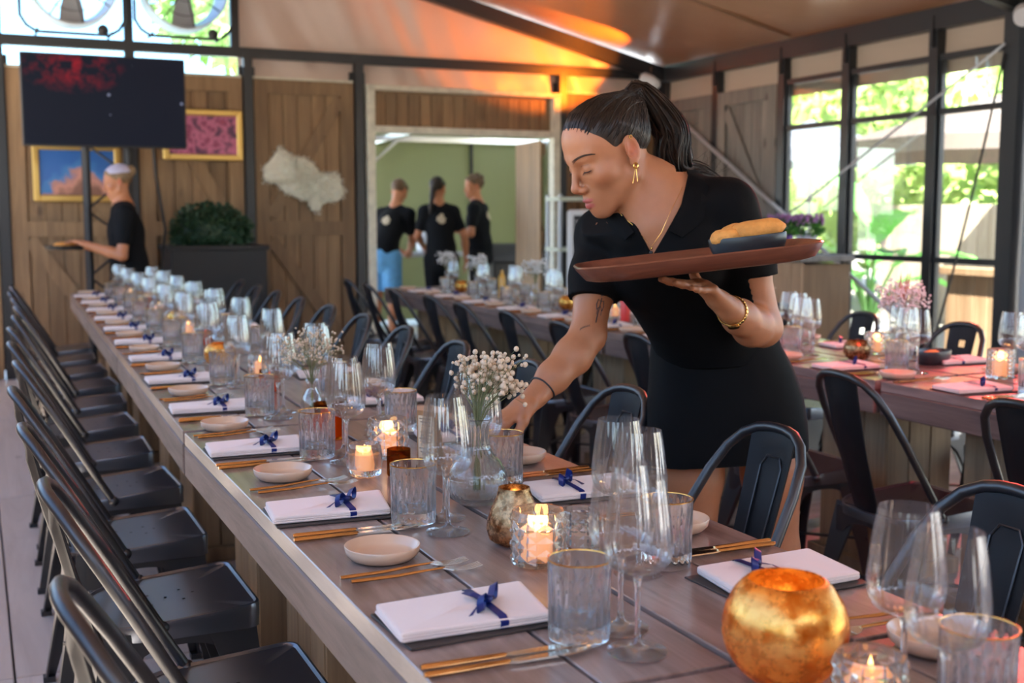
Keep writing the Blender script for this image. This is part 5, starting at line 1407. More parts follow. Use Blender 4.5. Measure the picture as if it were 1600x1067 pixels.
# ------------------------------------------------------------------ other staff, seen in the background
def figure(loc, rz, label, height=1.70, lean=(0.0, 0.0), head_pitch=8, head_yaw=0, arms=None, hair='short', hair_mat_='hair2', legs='trousers', shirt=None, h=.011, stance=.09, patch=True, skin=SKIN, cap=None):
    """a standing person, local +x is where they face, +y their left"""
    root = empty('person', loc, rz); tag(root, label, 'person')
    k = height / 1.70; lx, ly = lean
    hip = Vector((0, 0, .90 * k)); chest = hip + Vector((lx * .62, ly * .62, .33 * k - abs(lx) * .22)); nb = hip + Vector((lx, ly, .545 * k - abs(lx) * .35))
    hd = Vector((math.cos(R(head_yaw)) * math.cos(R(head_pitch)), math.sin(R(head_yaw)) * math.cos(R(head_pitch)), -math.sin(R(head_pitch))))
    H = nb + Vector((lx * .25 + .025, ly * .2, .150 * k)); B, H = head_frame(H, hd, (0, 0, 1))
    F = Field(); add_head(F, B, H, .98 * k)
    F.chain([H + B @ Vector((0, -.012, -.03)), nb], [.050, .054], .03); F.chain([nb + Vector((0, 0, -.06)), chest, hip], [.085, .112, .125], .06)
    S = Field(); S.chain([nb + Vector((0, 0, -.085)), chest, hip + Vector((0, 0, .06)), hip + Vector((0, 0, -.03))], [.10, .132, .140, .150], .07, (np.array((1.0, 0, 0)), 1.12))
    for s, key in ((1, 'L'), (-1, 'R')):
        sh = nb + Vector((-.01, s * .150 * k, -.085)); e, w = arms[key]; e = Vector(e); w = Vector(w)
        F.chain([sh, sh.lerp(e, .5), e], [.050, .045, .038], .03); F.chain([e, e.lerp(w, .35), w], [.038, .039, .025], .02)
        d = (w - e).normalized(); n = Vector((0, 0, 1)) if abs(d.z) < .8 else Vector((s * .3, s, 0))
        add_hand(F, w, d, n, Vector((0, -s, 0)) if abs(d.y) < .7 else Vector((1, 0, 0)), .95, (.3, .4, .3))
        S.chain([nb + Vector((0, s * .03, -.045)), sh, sh.lerp(e, .62)], [.062, .060, .056], .05)
    e1 = [V3(arms[q][0]) for q in ('L', 'R')]
    for s in (1, -1):
        F.chain([hip + Vector((0, s * .085, -.03)), (.01, s * stance, .47 * k), (-.02, s * stance, .09)], [.088, .056, .04], .03)
        F.cone((-.03, s * stance, .04), (.13, s * (stance + .02), .03), .035, .03, .02)
    def colour(P): return head_colour(P, B, H, .98 * k, skin)
    lo = np.array((-.75, -.75, -.02)); hi = np.array((.75, .75, 1.9))
    hb = (tuple(np.array(H) - .15), tuple(np.array(H) + .16), .005)
    hl = np.array(H)
    boxes = [((-.5, -.5, -.02), (.85, .5, float(H[2]) - .148), h), hb]
    body = grow('body', F, boxes, M['skin'], root, colour)
    # clothes
    bot = hip.z - .08
    S.cut(lambda X, Y, Z: np.maximum(bot - Z, Z - (nb.z + .015)))
    sh_ = grow('t_shirt', S, [((-.5, -.5, bot - .03), (.7, .5, nb.z + .1), h * .8)], shirt or M['tee'], root)
    if patch:
        pm = MB(); g = random.Random(int(height * 1000)); c = chest + Vector((-.3, .0, .06)); ring = []
        n = 18
        pts = [Vector((-.3, (.045 + .016 * math.sin(i * 2.3) + .01 * math.cos(i * 5.1)) * math.cos(6.283 * i / n) * 1.1, (.065 + .014 * math.sin(i * 3.1)) * math.sin(6.283 * i / n))) + chest + Vector((0, 0, .07)) for i in range(n)]
        mid = S.snaps([chest + Vector((-.16, 0, .07))], .004, 8)[0]; ps = S.snaps([p + Vector((.14, 0, 0)) for p in pts], .004, 8); in_ = S.snaps([p.lerp(mid, .5) for p in ps], .0045, 8)
        vs_ = ps + in_ + [mid]; fs_ = []
        for i in range(n): j = (i + 1) % n; fs_ += [(i, j, n + j, n + i), (n + i, n + j, 2 * n)]
        pm.add(vs_, fs_); pm.build('back_print', M['print_beige'], sh_, smooth=60)
    if legs == 'trousers':
        Tq = Field(); Tq.chain([hip + Vector((0, 0, .02)), hip + Vector((0, 0, -.06))], [.140, .150], .04)
        for s in (1, -1): Tq.chain([hip + Vector((0, s * .085, -.04)), (.01, s * stance, .47 * k), (-.02, s * stance, .06)], [.104, .072, .062], .03)
        grow('trousers', Tq, [((-.3, -.35, .03), (.3, .35, hip.z + .06), h)], M['tee'], root)
    else:
        Tq = Field(); Tq.chain([hip + Vector((0, 0, .02)), hip + Vector((0, 0, -.06))], [.140, .150], .04)
        for s in (1, -1): Tq.chain([hip + Vector((0, s * .085, -.04)), (.01, s * stance, .50 * k)], [.106, .098], .03)
        Tq.cut(lambda X, Y, Z: .52 * k - Z)
        grow('shorts', Tq, [((-.3, -.35, .45), (.3, .35, hip.z + .06), h)], M['denim'], root)
    for s in (1, -1): MB().loft([[(.04 + .125 * math.cos(t), s * (stance + .01) + .046 * math.sin(t), z) for t in [2 * math.pi * i / 16 for i in range(16)]] for z in (0, .02, .055)]).build('shoe', M['white'] if legs != 'trousers' else M['black'], root, smooth=50)
    # hair
    HF = Field(); Mx = np.array(B); q = .98 * k; T = lambda p: H + B @ (Vector(p) * q)
    HF.ell(T((0, -.020, .044)), [v * q for v in (.080, .099, .088)], Mx, .02); HF.ell(T((0, .034, .062)), [v * q for v in (.064, .056, .052)], Mx, .03)
    if hair == 'bun': HF.ell(T((0, -.115, .07)), (.04, .038, .04), Mx, .01)
    if hair == 'curly':
        g = random.Random(3)
        for i in range(26):
            a = g.uniform(0, 6.28); b = g.uniform(-.2, 1.3); HF.ell(T((.078 * math.cos(a) * math.cos(b), -.02 + .095 * math.sin(a) * math.cos(b), .045 + .085 * math.sin(b))), (.024, .024, .022), Mx, .008)
    n_ = np.array(B); hz = np.array(H)
    def line(X, Y, Z):
        px, py, pz = X - hz[0], Y - hz[1], Z - hz[2]
        y = (px * n_[0, 1] + py * n_[1, 1] + pz * n_[2, 1]) / q; z = (px * n_[0, 2] + py * n_[1, 2] + pz * n_[2, 2]) / q
        return (.80 * y + .012 - z) * .7
    HF.cut(line)
    if hair == 'braid': HF.chain([T((0, -.10, -.02)), T((0, -.115, -.10)), T((0, -.13, -.20)), T((0, -.14, -.29))], [.034, .026, .024, .010], .02)
    hair_o = grow('hair', HF, [(tuple(hl - .42), tuple(hl + .2), .009)], M[hair_mat_], root)
    if cap: 
        cp = Field(); cp.ell(T((0, -.018, .062)), [v * q for v in (.086, .104, .080)], Mx, .02)
        cp.cut(lambda X, Y, Z: (.10 * ((X - hz[0]) * n_[0, 1] + (Y - hz[1]) * n_[1, 1]) + .062 - ((X - hz[0]) * n_[0, 2] + (Y - hz[1]) * n_[1, 2] + (Z - hz[2]) * n_[2, 2])))
        grow('cap', cp, [(tuple(hl - .2), tuple(hl + .22), .008)], cap, root)
    return root
M['tee'] = mat('black cotton', (.005, .006, .008), .85, 0, .15)
M['denim'] = mat('light blue denim', (.11, .34, .62), .8, noise_s=25, noise_a=.25)
M['print_beige'] = mat('beige shirt print', (.50, .42, .30), .8)
M['hair2'] = hair_mat('brown hair', (.05, .028, .015), (.16, .09, .045)); M['hair3'] = hair_mat('blond brown hair', (.10, .06, .03), (.30, .19, .10))
PI = math.pi
figure((1.05, 9.14, 0), R(180 - 6), 'server in black t-shirt walking with a dark platter beside the left picture', 1.66, (.03, 0), 12, 0, {'L': ((.05, .22, 1.02), (.29, .12, 1.10)), 'R': ((.06, -.22, 1.02), (.30, -.10, 1.08))}, 'bun', 'hair3', 'trousers', patch=False, cap=mat('pale lilac cap', (.42, .40, .52), .7))
dp = MB(); rgx = []
for s, z in ((.05, 0), (.8, 0), (1, .03), (.97, .032), (.78, .008), (.05, .008)): rgx.append([(.15 * s * math.cos(t), .105 * s * math.sin(t), z) for t in [2 * math.pi * i / 28 for i in range(28)]])
dp.loft(rgx); tag(dp.build('platter', M['black'], smooth=40, loc=(.61, 9.18, 1.06), rot=(0, 0, .1)), 'dark platter carried by the server at the far left', 'platter')
bread((.61, 9.18, 1.097), (0, 0, .2), (.08, .05, .02), 'bread lying on the dark platter at the far left', 15)
figure((3.88, 11.75, 0), R(48), 'cook in black t-shirt and light blue shorts bending over the kitchen counter', 1.74, (.20, -.05), 30, -10, {'L': ((.28, .18, 1.02), (.44, .06, .96)), 'R': ((.24, -.22, 1.04), (.42, -.12, .95))}, 'short', 'hair2', 'shorts')
figure((4.42, 11.5, 0), R(78), 'cook with a dark braid seen from behind in the kitchen doorway', 1.70, (.03, .02), 10, -35, {'L': ((.05, .24, 1.10), (.22, .16, 1.00)), 'R': ((-.02, -.24, 1.10), (.06, -.27, .86))}, 'braid', 'hair', 'trousers')
figure((5.02, 11.9, 0), R(140), 'cook with short curly hair facing left inside the kitchen tent', 1.74, (.03, 0), 6, 32, {'L': ((.02, .25, 1.12), (.24, .16, 1.16)), 'R': ((.04, -.24, 1.10), (.26, -.12, 1.14))}, 'curly', 'hair2', 'trousers')

# ------------------------------------------------------------------ things along the back wall
def framed(name, x0, x1, z0, z1, Y, mt, label, tilt=0.0):
    o = empty(name, ((x0 + x1) / 2, Y, (z0 + z1) / 2)); tag(o, label, 'picture')
    w, h_ = x1 - x0, z1 - z0; m = MB(); b = .05
    for a, c, sx, sz in ((-w / 2 + b / 2, 0, b, h_), (w / 2 - b / 2, 0, b, h_), (0, -h_ / 2 + b / 2, w - 2 * b, b), (0, h_ / 2 - b / 2, w - 2 * b, b)): m.box((a, 0, c), (sx, .04, sz), bev=.008)
    m.build('frame', mat('gilt frame', (.62, .40, .12), .35, .7), o); MB().box((0, .004, 0), (w - 2 * b + .004, .012, h_ - 2 * b + .004)).build('print', mt, o)
    return o
def print_mat(name, stops, kind):
    m, N, L, b = newmat(name); tc = N.new('ShaderNodeTexCoord'); sp = N.new('ShaderNodeSeparateXYZ'); L.new(tc.outputs['Object'], sp.inputs[0])
    n = N.new('ShaderNodeTexNoise'); n.inputs['Scale'].default_value = 9 if kind == 'town' else 14; n.inputs['Detail'].default_value = 4; L.new(tc.outputs['Object'], n.inputs['Vector'])
    r = N.new('ShaderNodeValToRGB'); cr_ = r.color_ramp
    while len(cr_.elements) < len(stops): cr_.elements.new(.5)
    for e, (p, c) in zip(cr_.elements, stops): e.position = p; e.color = (*c, 1)
    if kind == 'town':     # soft-edged reddish mass rising in the middle of a blue field
        ab = N.new('ShaderNodeMath'); ab.operation = 'ABSOLUTE'; mx_ = N.new('ShaderNodeMath'); mx_.operation = 'SUBTRACT'; mx_.inputs[1].default_value = .04; L.new(sp.outputs[0], mx_.inputs[0]); L.new(mx_.outputs[0], ab.inputs[0])
        ma = N.new('ShaderNodeMath'); ma.operation = 'MULTIPLY_ADD'; ma.inputs[1].default_value = .75; L.new(ab.outputs[0], ma.inputs[0]); L.new(sp.outputs[2], ma.inputs[2])
        mb_ = N.new('ShaderNodeMath'); mb_.operation = 'MULTIPLY_ADD'; mb_.inputs[1].default_value = .30; L.new(n.outputs[0], mb_.inputs[0]); L.new(ma.outputs[0], mb_.inputs[2])
        mr = N.new('ShaderNodeMapRange'); mr.inputs[1].default_value = .08; mr.inputs[2].default_value = .30; L.new(mb_.outputs[0], mr.inputs[0]); L.new(mr.outputs[0], r.inputs[0])
    else:
        v = N.new('ShaderNodeTexVoronoi'); v.inputs['Scale'].default_value = 13; L.new(tc.outputs['Object'], v.inputs['Vector'])
        ma = N.new('ShaderNodeMath'); ma.operation = 'MULTIPLY_ADD'; ma.inputs[1].default_value = .6; L.new(v.outputs['Distance'], ma.inputs[0]); L.new(n.outputs[0], ma.inputs[2]); L.new(ma.outputs[0], r.inputs[0])
    L.new(r.outputs[0], b.inputs['Base Color']); b.inputs['Roughness'].default_value = .4; return m
framed('picture', .46, 1.13, 1.42, 1.88, YB - .075, print_mat('print of reddish shapes under blue', [(0, (.20, .09, .06)), (.35, (.50, .22, .16)), (.55, (.36, .17, .15)), (.7, (.04, .16, .38)), (1, (.02, .10, .32))], 'town'), 'gilt framed picture of reddish shapes under a deep blue sky')
framed('picture', 1.47, 2.13, 1.77, 2.19, YB - .075, print_mat('magenta print', [(0, (.5, .06, .08)), (.4, (.42, .05, .10)), (.62, (.20, .02, .09)), (.8, (.55, .14, .26)), (1, (.08, .01, .06))], 'crowd'), 'gilt framed red and magenta picture partly behind the television')
# television on its truss stand
tv = empty('television', (.935, 9.3, 0)); tag(tv, 'large dark television on a black truss stand showing a red lit stage', 'television')
MB().box((0, 0, 2.14), (1.15, .06, .665), bev=.006).build('casing', M['black'], tv)
def screen_mat():
    m, N, L, b = newmat('television picture'); tc = N.new('ShaderNodeTexCoord'); mp = N.new('ShaderNodeMapping'); L.new(tc.outputs['Object'], mp.inputs[0]); mp.inputs['Location'].default_value = (.57, 0, -12.98); mp.inputs['Scale'].default_value = (2.6, 1, 5.5)
    g = N.new('ShaderNodeTexGradient'); g.gradient_type = 'SPHERICAL'; L.new(mp.outputs[0], g.inputs[0])
    n = N.new('ShaderNodeTexNoise'); n.inputs['Scale'].default_value = 16; n.inputs['Detail'].default_value = 5; L.new(tc.outputs['Object'], n.inputs['Vector'])
    r = N.new('ShaderNodeValToRGB'); r.color_ramp.elements[0].position = .45; r.color_ramp.elements[1].position = .72; L.new(n.outputs[0], r.inputs[0])
    mu = N.new('ShaderNodeMath'); mu.operation = 'MULTIPLY'; L.new(g.outputs[0], mu.inputs[0]); L.new(r.outputs[0], mu.inputs[1])
    v = N.new('ShaderNodeTexVoronoi'); v.inputs['Scale'].default_value = 6.3; L.new(tc.outputs['Object'], v.inputs['Vector'])
    lt = N.new('ShaderNodeMath'); lt.operation = 'LESS_THAN'; lt.inputs[1].default_value = .07; L.new(v.outputs['Distance'], lt.inputs[0])
    mx = N.new('ShaderNodeMix'); mx.data_type = 'RGBA'; mx.inputs[6].default_value = (.004, .007, .022, 1); mx.inputs[7].default_value = (.75, .012, .03, 1); L.new(mu.outputs[0], mx.inputs[0])
    m2 = N.new('ShaderNodeMix'); m2.data_type = 'RGBA'; m2.inputs[7].default_value = (.5, .55, .8, 1); L.new(mx.outputs[2], m2.inputs[6]); 
    ml = N.new('ShaderNodeMath'); ml.operation = 'MULTIPLY'; ml.inputs[1].default_value = .7; L.new(lt.outputs[0], ml.inputs[0]); L.new(ml.outputs[0], m2.inputs[0])
    L.new(m2.outputs[2], b.inputs['Emission Color']); b.inputs['Emission Strength'].default_value = 1.0; b.inputs['Base Color'].default_value = (.002, .003, .006, 1); b.inputs['Roughness'].default_value = .4; b.inputs['Specular IOR Level'].default_value = .12
    return m
MB().box((0, -.0315, 2.14), (1.125, .003, .64)).build('screen', screen_mat(), tv)
for x in (-.135, .165):
    for yv in (.12, .25): MB().tube([(x, yv, .0), (x, yv, 2.3)], .026, 8).build('truss_post', M['black'], tv, smooth=50)
for i in range(9):
    z = .12 + i * .25; s = 1 if i % 2 else -1; MB().tube([(-.135 * s + .015, .12, z), (.165 * s, .12, z + .24)], .01, 6).build('truss_bar', M['steel'], tv, smooth=50)
MB().box((.015, .17, .02), (.8, .32, .03)).build('base_plate', M['black'], tv)
MB().tube([(.33, .06, 1.95), (.36, .1, 1.6), (.42, .12, 1.2), (.36, .14, .7), (.34, .2, .1)], .012, 6).build('power_lead', M['black'], tv, smooth=60)
# sheepskin
def sheepskin():
    o = MB(); N_ = 46; g = random.Random(2); cx, cz = 2.655, 1.62; out = []
    shp = [(-.37, .10), (-.28, .20), (-.22, .285), (-.16, .27), (-.10, .21), (.0, .20), (.10, .15), (.16, .06), (.22, .05), (.30, .06), (.345, .02), (.36, -.06), (.385, -.12), (.33, -.19), (.24, -.20), (.18, -.22), (.14, -.29), (.07, -.28), (.05, -.20), (-.06, -.16), (-.17, -.12), (-.26, -.03), (-.36, -.02)]
    n = len(shp); v = []; rings = 9
    for j in range(rings + 1):
        f = 1 - j / rings
        for i in range(n * 3):
            a = shp[(i // 3) % n]; b = shp[(i // 3 + 1) % n]; t = (i % 3) / 3; x = a[0] + (b[0] - a[0]) * t; z = a[1] + (b[1] - a[1]) * t
            p = Vector((x * f * .95, 0, z * f * .95)); e = noise.noise(p * 26 + Vector((3, 1, 2)))
            th = .03 * min(1, (1 - f) * 3 + .15) + .014 * e
            v.append((cx + p.x, YB - .05 - max(.004, th), cz + p.z))
    K = n * 3; f_ = []
    for j in range(rings):
        for i in range(K): f_.append((j * K + i, j * K + (i + 1) % K, (j + 1) * K + (i + 1) % K, (j + 1) * K + i))
    bk = len(v); v += [(q[0], YB - .048, q[2]) for q in v[:K]]
    for i in range(K): f_.append((i, bk + i, bk + (i + 1) % K, (i + 1) % K))
    f_.append(tuple(bk + i for i in range(K))[::-1])
    o.add(v, f_); s = o.build('sheepskin', M['fleece'], smooth=80)
    tag(s, 'cream sheepskin hanging on the brown barn door', 'sheepskin')
    w = MB()
    for i in range(2600):
        q = v[g.randrange(rings * K)]; d = Vector((g.uniform(-1, 1), -1.0, g.uniform(-1, 1))).normalized(); p = Vector(q) + Vector((g.uniform(-.02, .02), 0, g.uniform(-.02, .02)))
        if (p.x - cx) ** 2 / .15 + (p.z - cz) ** 2 / .08 > 1.6: continue
        x = d.orthogonal().normalized() * .006; y_ = d.cross(x); w.add([p + x, p - x * .5 + y_ * .8, p - x * .5 - y_ * .8, p + d * .03], [(0, 1, 3), (1, 2, 3), (2, 0, 3)])
    k = w.build('wool_tufts', M['fleece'], s); k['kind'] = 'stuff'
M['fleece'] = mat('cream fleece', (.93, .86, .72), .95, noise_s=18, noise_a=.2)
sheepskin()
# planter with a clipped shrub
pl = empty('planter', (1.80, 9.9, 0)); tag(pl, 'tall black square planter against the brown boards', 'planter')
MB().box((0, 0, .53), (.76, .56, 1.06), bev=.01).build('planter_box', M['black'], pl); MB().box((0, 0, 1.05), (.80, .60, .04), bev=.006).build('planter_rim', M['black'], pl)
M['leafdark'] = mat('dark shrub leaves', (.018, .055, .022), .55, noise_s=4, noise_a=.5)
def leaf_ball(name, c, r, n, size, mt, seed, parent=None, lump=.12):
    g = random.Random(seed); m = MB()
    for i in range(n):
        d = Vector((g.gauss(0, 1), g.gauss(0, 1), g.gauss(0, 1))).normalized(); q = 1 - abs(g.gauss(0, .16)); q *= 1 + lump * noise.noise(d * 3 + Vector((seed, 0, 0)))
        p = Vector((c[0] + d.x * r[0] * q, c[1] + d.y * r[1] * q, c[2] + d.z * r[2] * q)); t = (d + Vector((g.uniform(-.9, .9), g.uniform(-.9, .9), g.uniform(-.6, .9)))).normalized(); x = t.orthogonal().normalized(); x = (Matrix.Rotation(g.uniform(0, 6.28), 3, t) @ x)
        s = size * g.uniform(.6, 1.2); m.add([p, p + t * s * .5 + x * s * .28, p + t * s, p + t * s * .5 - x * s * .28], [(0, 1, 2, 3)])
    return m.build(name, mt, parent)
def shrub(name, c, r, n, size, mt, seed, label, cat, core=True):
    o = empty(name, (0, 0, 0)); tag(o, label, cat); lf = leaf_ball('foliage', c, r, n, size, mt, seed, o); lf['kind'] = 'stuff'
    if core: MB().sphere(c, (r[0] * .8, r[1] * .8, r[2] * .8), 16, 10).build('inner_growth', mt, o, smooth=80)
    return o
bsh = shrub('shrub', (1.78, 9.9, 1.16), (.32, .24, .24), 2600, .05, M['leafdark'], 4, 'clipped dark green shrub in the black planter', 'shrub')
# drum fans standing on the gable beam
def drum_fan(x, z, r, tilt, label, dark):
    o = empty('drum_fan', (x, YB - .16, z)); o.rotation_euler = (0, 0, tilt); tag(o, label, 'fan')
    dm = MB().lathe([(r - .055, -.15), (r + .012, -.15), (r + .012, .13), (r, .13)], 40, closed=True, M=Matrix.Rotation(R(90), 3, 'X')); dm.build('drum', M['fanwhite'] if not dark else M['galv'], o, smooth=50)
    fr = MB(); w = r + .06
    fr.tube([(w * math.copysign(min(1, abs(math.cos(t)) * 1.25), math.cos(t)), 0, w * math.copysign(min(1, abs(math.sin(t)) * 1.25), math.sin(t))) for t in [2 * math.pi * i / 32 for i in range(32)]], .013, 8, closed=True)
    for s in (-1, 1): fr.tube([(s * w * .7, -.14, -w), (s * w * .7, .14, -w)], .012, 6); 
    fr.build('carry_frame', M['black'], o, smooth=60)
    gd = MB()
    for i in range(8):
        a = 2 * math.pi * i / 8 + .2; gd.tube([(.05 * math.cos(a), -.09, .05 * math.sin(a)), (r * math.cos(a), -.09, r * math.sin(a))], .006, 5)
    for q in (.35, .7): gd.tube([(r * q * math.cos(t), -.09, r * q * math.sin(t)) for t in [2 * math.pi * i / 28 for i in range(28)]], .003, 4, closed=True)
    gd.build('grille', M['black'], o)
    mo = MB().lathe([(.0001, -.10), (.06, -.10), (.07, -.06), (.07, .08), (.0001, .08)], 20, M=Matrix.Rotation(R(90), 3, 'X')); mo.build('motor', M['black'], o, smooth=40)
    for i in range(3):
        bl = MB(); a = i * 2.094 + .5; pts = []
        for t, w_ in ((.06, .04), (.6, .09), (.95, .10)):
            c = Vector((math.cos(a), 0, math.sin(a))) * (r * t); p = Vector((-math.sin(a), .35, math.cos(a))) * w_; pts.append((c - p, c + p))
        vsb = [q for pr2 in pts for q in pr2]; vsb += [q + Vector((0, .006, 0)) for q in vsb]
        bl.add(vsb, [(0, 1, 3, 2), (2, 3, 5, 4), (6, 8, 9, 7), (8, 10, 11, 9), (0, 2, 8, 6), (2, 4, 10, 8), (1, 7, 9, 3), (3, 9, 11, 5), (4, 5, 11, 10), (0, 6, 7, 1)]); bl.build('blade', M['greyplastic'], o)
    kn = MB().sphere((w * .55, -.08, -w * .93), .045, 12, 8); kn.build('tilt_knob', M['black'], o, smooth=60)
M['fanwhite'] = mat('pale fan drum', (.70, .74, .76), .35)
drum_fan(.80, 3.13, .33, .0, 'round drum fan on the beam above the television', False)
drum_fan(1.66, 3.15, .33, .0, 'round drum fan on the beam beside the gable cloth', True)
# evaporative coolers and rack by the doorway
ck = empty('air_cooler', (4.92, 9.28, 0), R(-25)); tag(ck, 'white evaporative air cooler standing right of the doorway', 'air cooler')
MB().box((0, 0, .68), (.30, .32, 1.36), bev=.02).build('cooler_body', M['white'], ck)
for i in range(16): MB().box((0, -.163, .72 + i * .036), (.19, .012, .014)).build('louvre', M['greyplastic'], ck)
MB().box((0, -.161, 1.0), (.21, .004, .62)).build('louvre_recess', M['black'], ck)
rk = empty('steel_rack', (5.30, 9.75, 0), R(-10)); tag(rk, 'pale steel rack beside the air cooler', 'rack')
for x, yv in ((-.42, -.2), (.42, -.2), (-.42, .2), (.42, .2)): MB().tube([(x, yv, 0), (x, yv, 1.5)], .02, 8).build('rack_post', M['galv'], rk, smooth=50)
for z in (.5, 1.0, 1.46): MB().box((0, 0, z), (.88, .44, .035)).build('rack_shelf', mat('pale green shelf', (.52, .56, .45), .5), rk)
tag(MB().box((.05, 0, 1.14), (.30, .25, .24), bev=.01).box((.05, -.127, 1.14), (.2, .004, .14)).build('white_box', M['white'], loc=(5.34, 9.72, .0)), 'white vented box on the middle rack shelf', 'box')
bo = bottle((5.17, 9.66, 1.478), mat('clear blue bottle', (.05, .30, .45), .2), 'blue bottle standing on top of the steel rack', .2, .035)
def floor_fan(loc, rz, label):
    o = empty('floor_fan', loc, rz); tag(o, label, 'fan')
    MB().tube([(.26 * math.cos(t), 0, .80 + .26 * math.sin(t)) for t in [2 * math.pi * i / 36 for i in range(36)]], .018, 8, closed=True).build('ring', M['black'], o, smooth=60)
    for i in range(3):
        a = i * 2.094; MB().box((.13 * math.cos(a), .01, .80 + .13 * math.sin(a)), (.20, .01, .10), Matrix.Rotation(-a, 3, 'Y')).build('blade', M['greyplastic'], o)
    MB().lathe([(.0001, -.08), (.06, -.08), (.06, .06), (.0001, .06)], 16, M=Matrix.Rotation(R(90), 3, 'X'), c=(0, 0, .80)).build('motor', M['black'], o, smooth=40)
    s = MB().tube([(0, .05, .80), (0, .06, .06)], .02, 8); s.lathe([(.0001, 0), (.2, 0), (.19, .03), (.0001, .05)], 24, c=(0, .06, 0)); s.build('stand', M['black'], o, smooth=40)
floor_fan((5.2, 8.95, .0), R(-25), 'black round floor fan in front of the air cooler')
# kitchen equipment
gq = empty('grill', (5.72, 12.35, 0)); tag(gq, 'black lidded grill in the kitchen tent', 'grill')
MB().box((0, 0, .45), (.9, .5, .7), bev=.02).build('grill_body', M['black'], gq)
MB().loft([[(x, .25 * math.cos(t), .80 + .2 * math.sin(t)) for t in [PI * i / 12 for i in range(13)]] for x in (-.45, .45)]).build('grill_lid', M['black'], gq, smooth=50)
for x in (-.35, .35): MB().box((x, 0, .05), (.06, .4, .1)).build('leg', M['black'], gq)
wt = empty('work_table', (4.3, 12.6, 0)); tag(wt, 'pale kitchen work table behind the cooks', 'table')
MB().box((0, 0, .88), (1.7, .6, .04), bev=.005).build('table_top', M['galv'], wt)
for x in (-.8, .8):
    for yv in (-.25, .25): MB().box((x, yv, .43), (.04, .04, .86)).build('leg', M['galv'], wt)
tag(MB().box((0, 0, .12), (.34, .26, .24), bev=.02).box((0, -.13, .17), (.2, .01, .06), m=1).build('food_container', [M['white'], M['greyplastic']], loc=(4.75, 12.6, .905)), 'white container on the kitchen work table', 'container')
fg = empty('refrigerator', (3.3, 13.35, 0)); tag(fg, 'grey cabinet at the left of the kitchen tent', 'cabinet')
MB().box((0, 0, .8), (.9, .6, 1.6), bev=.03).build('cabinet_body', mat('warm grey metal', (.34, .32, .30), .4), fg); MB().box((.38, -.31, .9), (.03, .03, .6)).build('handle', M['black'], fg)

# ------------------------------------------------------------------ by the right wall
cb = empty('wooden_counter', (5.86, 7.62, 0)); tag(cb, 'rustic wooden counter with grey top below the window', 'counter')
MB().box((0, 0, .985), (.52, .95, .05), bev=.006).build('counter_top', M['barn_grey'], cb)
cbm = MB().box((0, 0, .48), (.025, .128, .955), bev=.003).mesh('board', M['plank_out'])
for i in range(7): link('board', cbm, cb, (-.22, -.39 + i * .13, 0))
MB().box((.02, 0, .47), (.44, .88, .94)).build('carcass', M['barn'], cb)
def flower_pot(loc, mt, label, seed):
    o = empty('flower_pot', loc); tag(o, label, 'potted plant')
    MB().lathe([(.0001, 0), (.062, 0), (.082, .14), (.088, .15), (.080, .15), (.072, .13), (.0001, .12)], 24).build('pot', mt, o, smooth=50)
    lf = leaf_ball('leaves', (0, 0, .20), (.10, .10, .06), 420, .05, M['leafgreen'], seed, o); lf['kind'] = 'stuff'
    bl = MB(); g = random.Random(seed)
    for i in range(70):
        a = g.uniform(0, 6.28); q = math.sqrt(g.random()) * .12; bl.sphere((q * math.cos(a), q * math.sin(a), .25 + g.uniform(-.02, .05)), (.014, .014, .018), 6, 4)
    b = bl.build('blossoms', mat('violet blossoms', (.34, .16, .36), .7), o, smooth=80); b['kind'] = 'stuff'
M['leafgreen'] = mat('fresh green leaves', (.09, .26, .05), .5, noise_s=5, noise_a=.4)
flower_pot((5.80, 7.33, 1.011), mat('pale lilac pot', (.62, .60, .70), .4), 'violet flowers in a pale pot on the wooden counter', 3)
flower_pot((5.80, 7.62, 1.011), mat('purple pot', (.20, .08, .34), .4), 'violet flowers in a purple pot on the wooden counter', 6)
bottle((5.72, 7.75, 1.011), mat('turquoise bottle', (.02, .36, .48), .3), 'small turquoise bottle beside the purple flower pot', .16, .024, 'white')
# spotlights the tent has
def spot(loc, aim, col, energy, size, label, blend=.5, r=.05):
    o = empty('spotlight', loc); tag(o, label, 'lamp'); q = (Vector(aim) - Vector(loc)).to_track_quat('-Z', 'Y'); Mx = q.to_matrix()
    MB().lathe([(.055, -.09), (.06, -.09), (.062, .0), (.045, .07), (.02, .09), (.0001, .09)], 20, M=Mx).build('housing', M['white'], o, smooth=50)
    MB().tube([(0, 0, .05), (.02, .02, .14)], .012, 6).build('bracket', M['black'], o)
    MB().lathe([(.0001, -.085), (.052, -.085)], 20, M=Mx).build('lens', mat('lit lens', (1, 1, 1), .3, emit=col, emit_s=6), o)
    d = bpy.data.lights.new('spot_light', 'SPOT'); d.energy = energy; d.color = col; d.spot_size = R(size); d.spot_blend = blend; d.shadow_soft_size = r
    l = bpy.data.objects.new('spot_light', d); COL.objects.link(l); l.parent = o; l.rotation_euler = q.to_euler(); l.location = (Vector(aim) - Vector(loc)).normalized() * .1
spot((5.62, 9.35, 2.5), (5.05, 10.34, 3.02), (1.0, .22, .012), 560, 84, 'white spotlight in the back corner lighting the gable orange', .25)
spot((2.25, 1.72, 3.42), (2.95, 3.35, .7), (1.0, .07, .08), 600, 42, 'red spotlight clamped to the rafter above the aisle', .9)
spot((6.02, 5.55, 2.56), (3.15, 2.9, .76), (1.0, .09, .08), 700, 48, 'spotlight on the thick corner post throwing red light on the window table', .6)

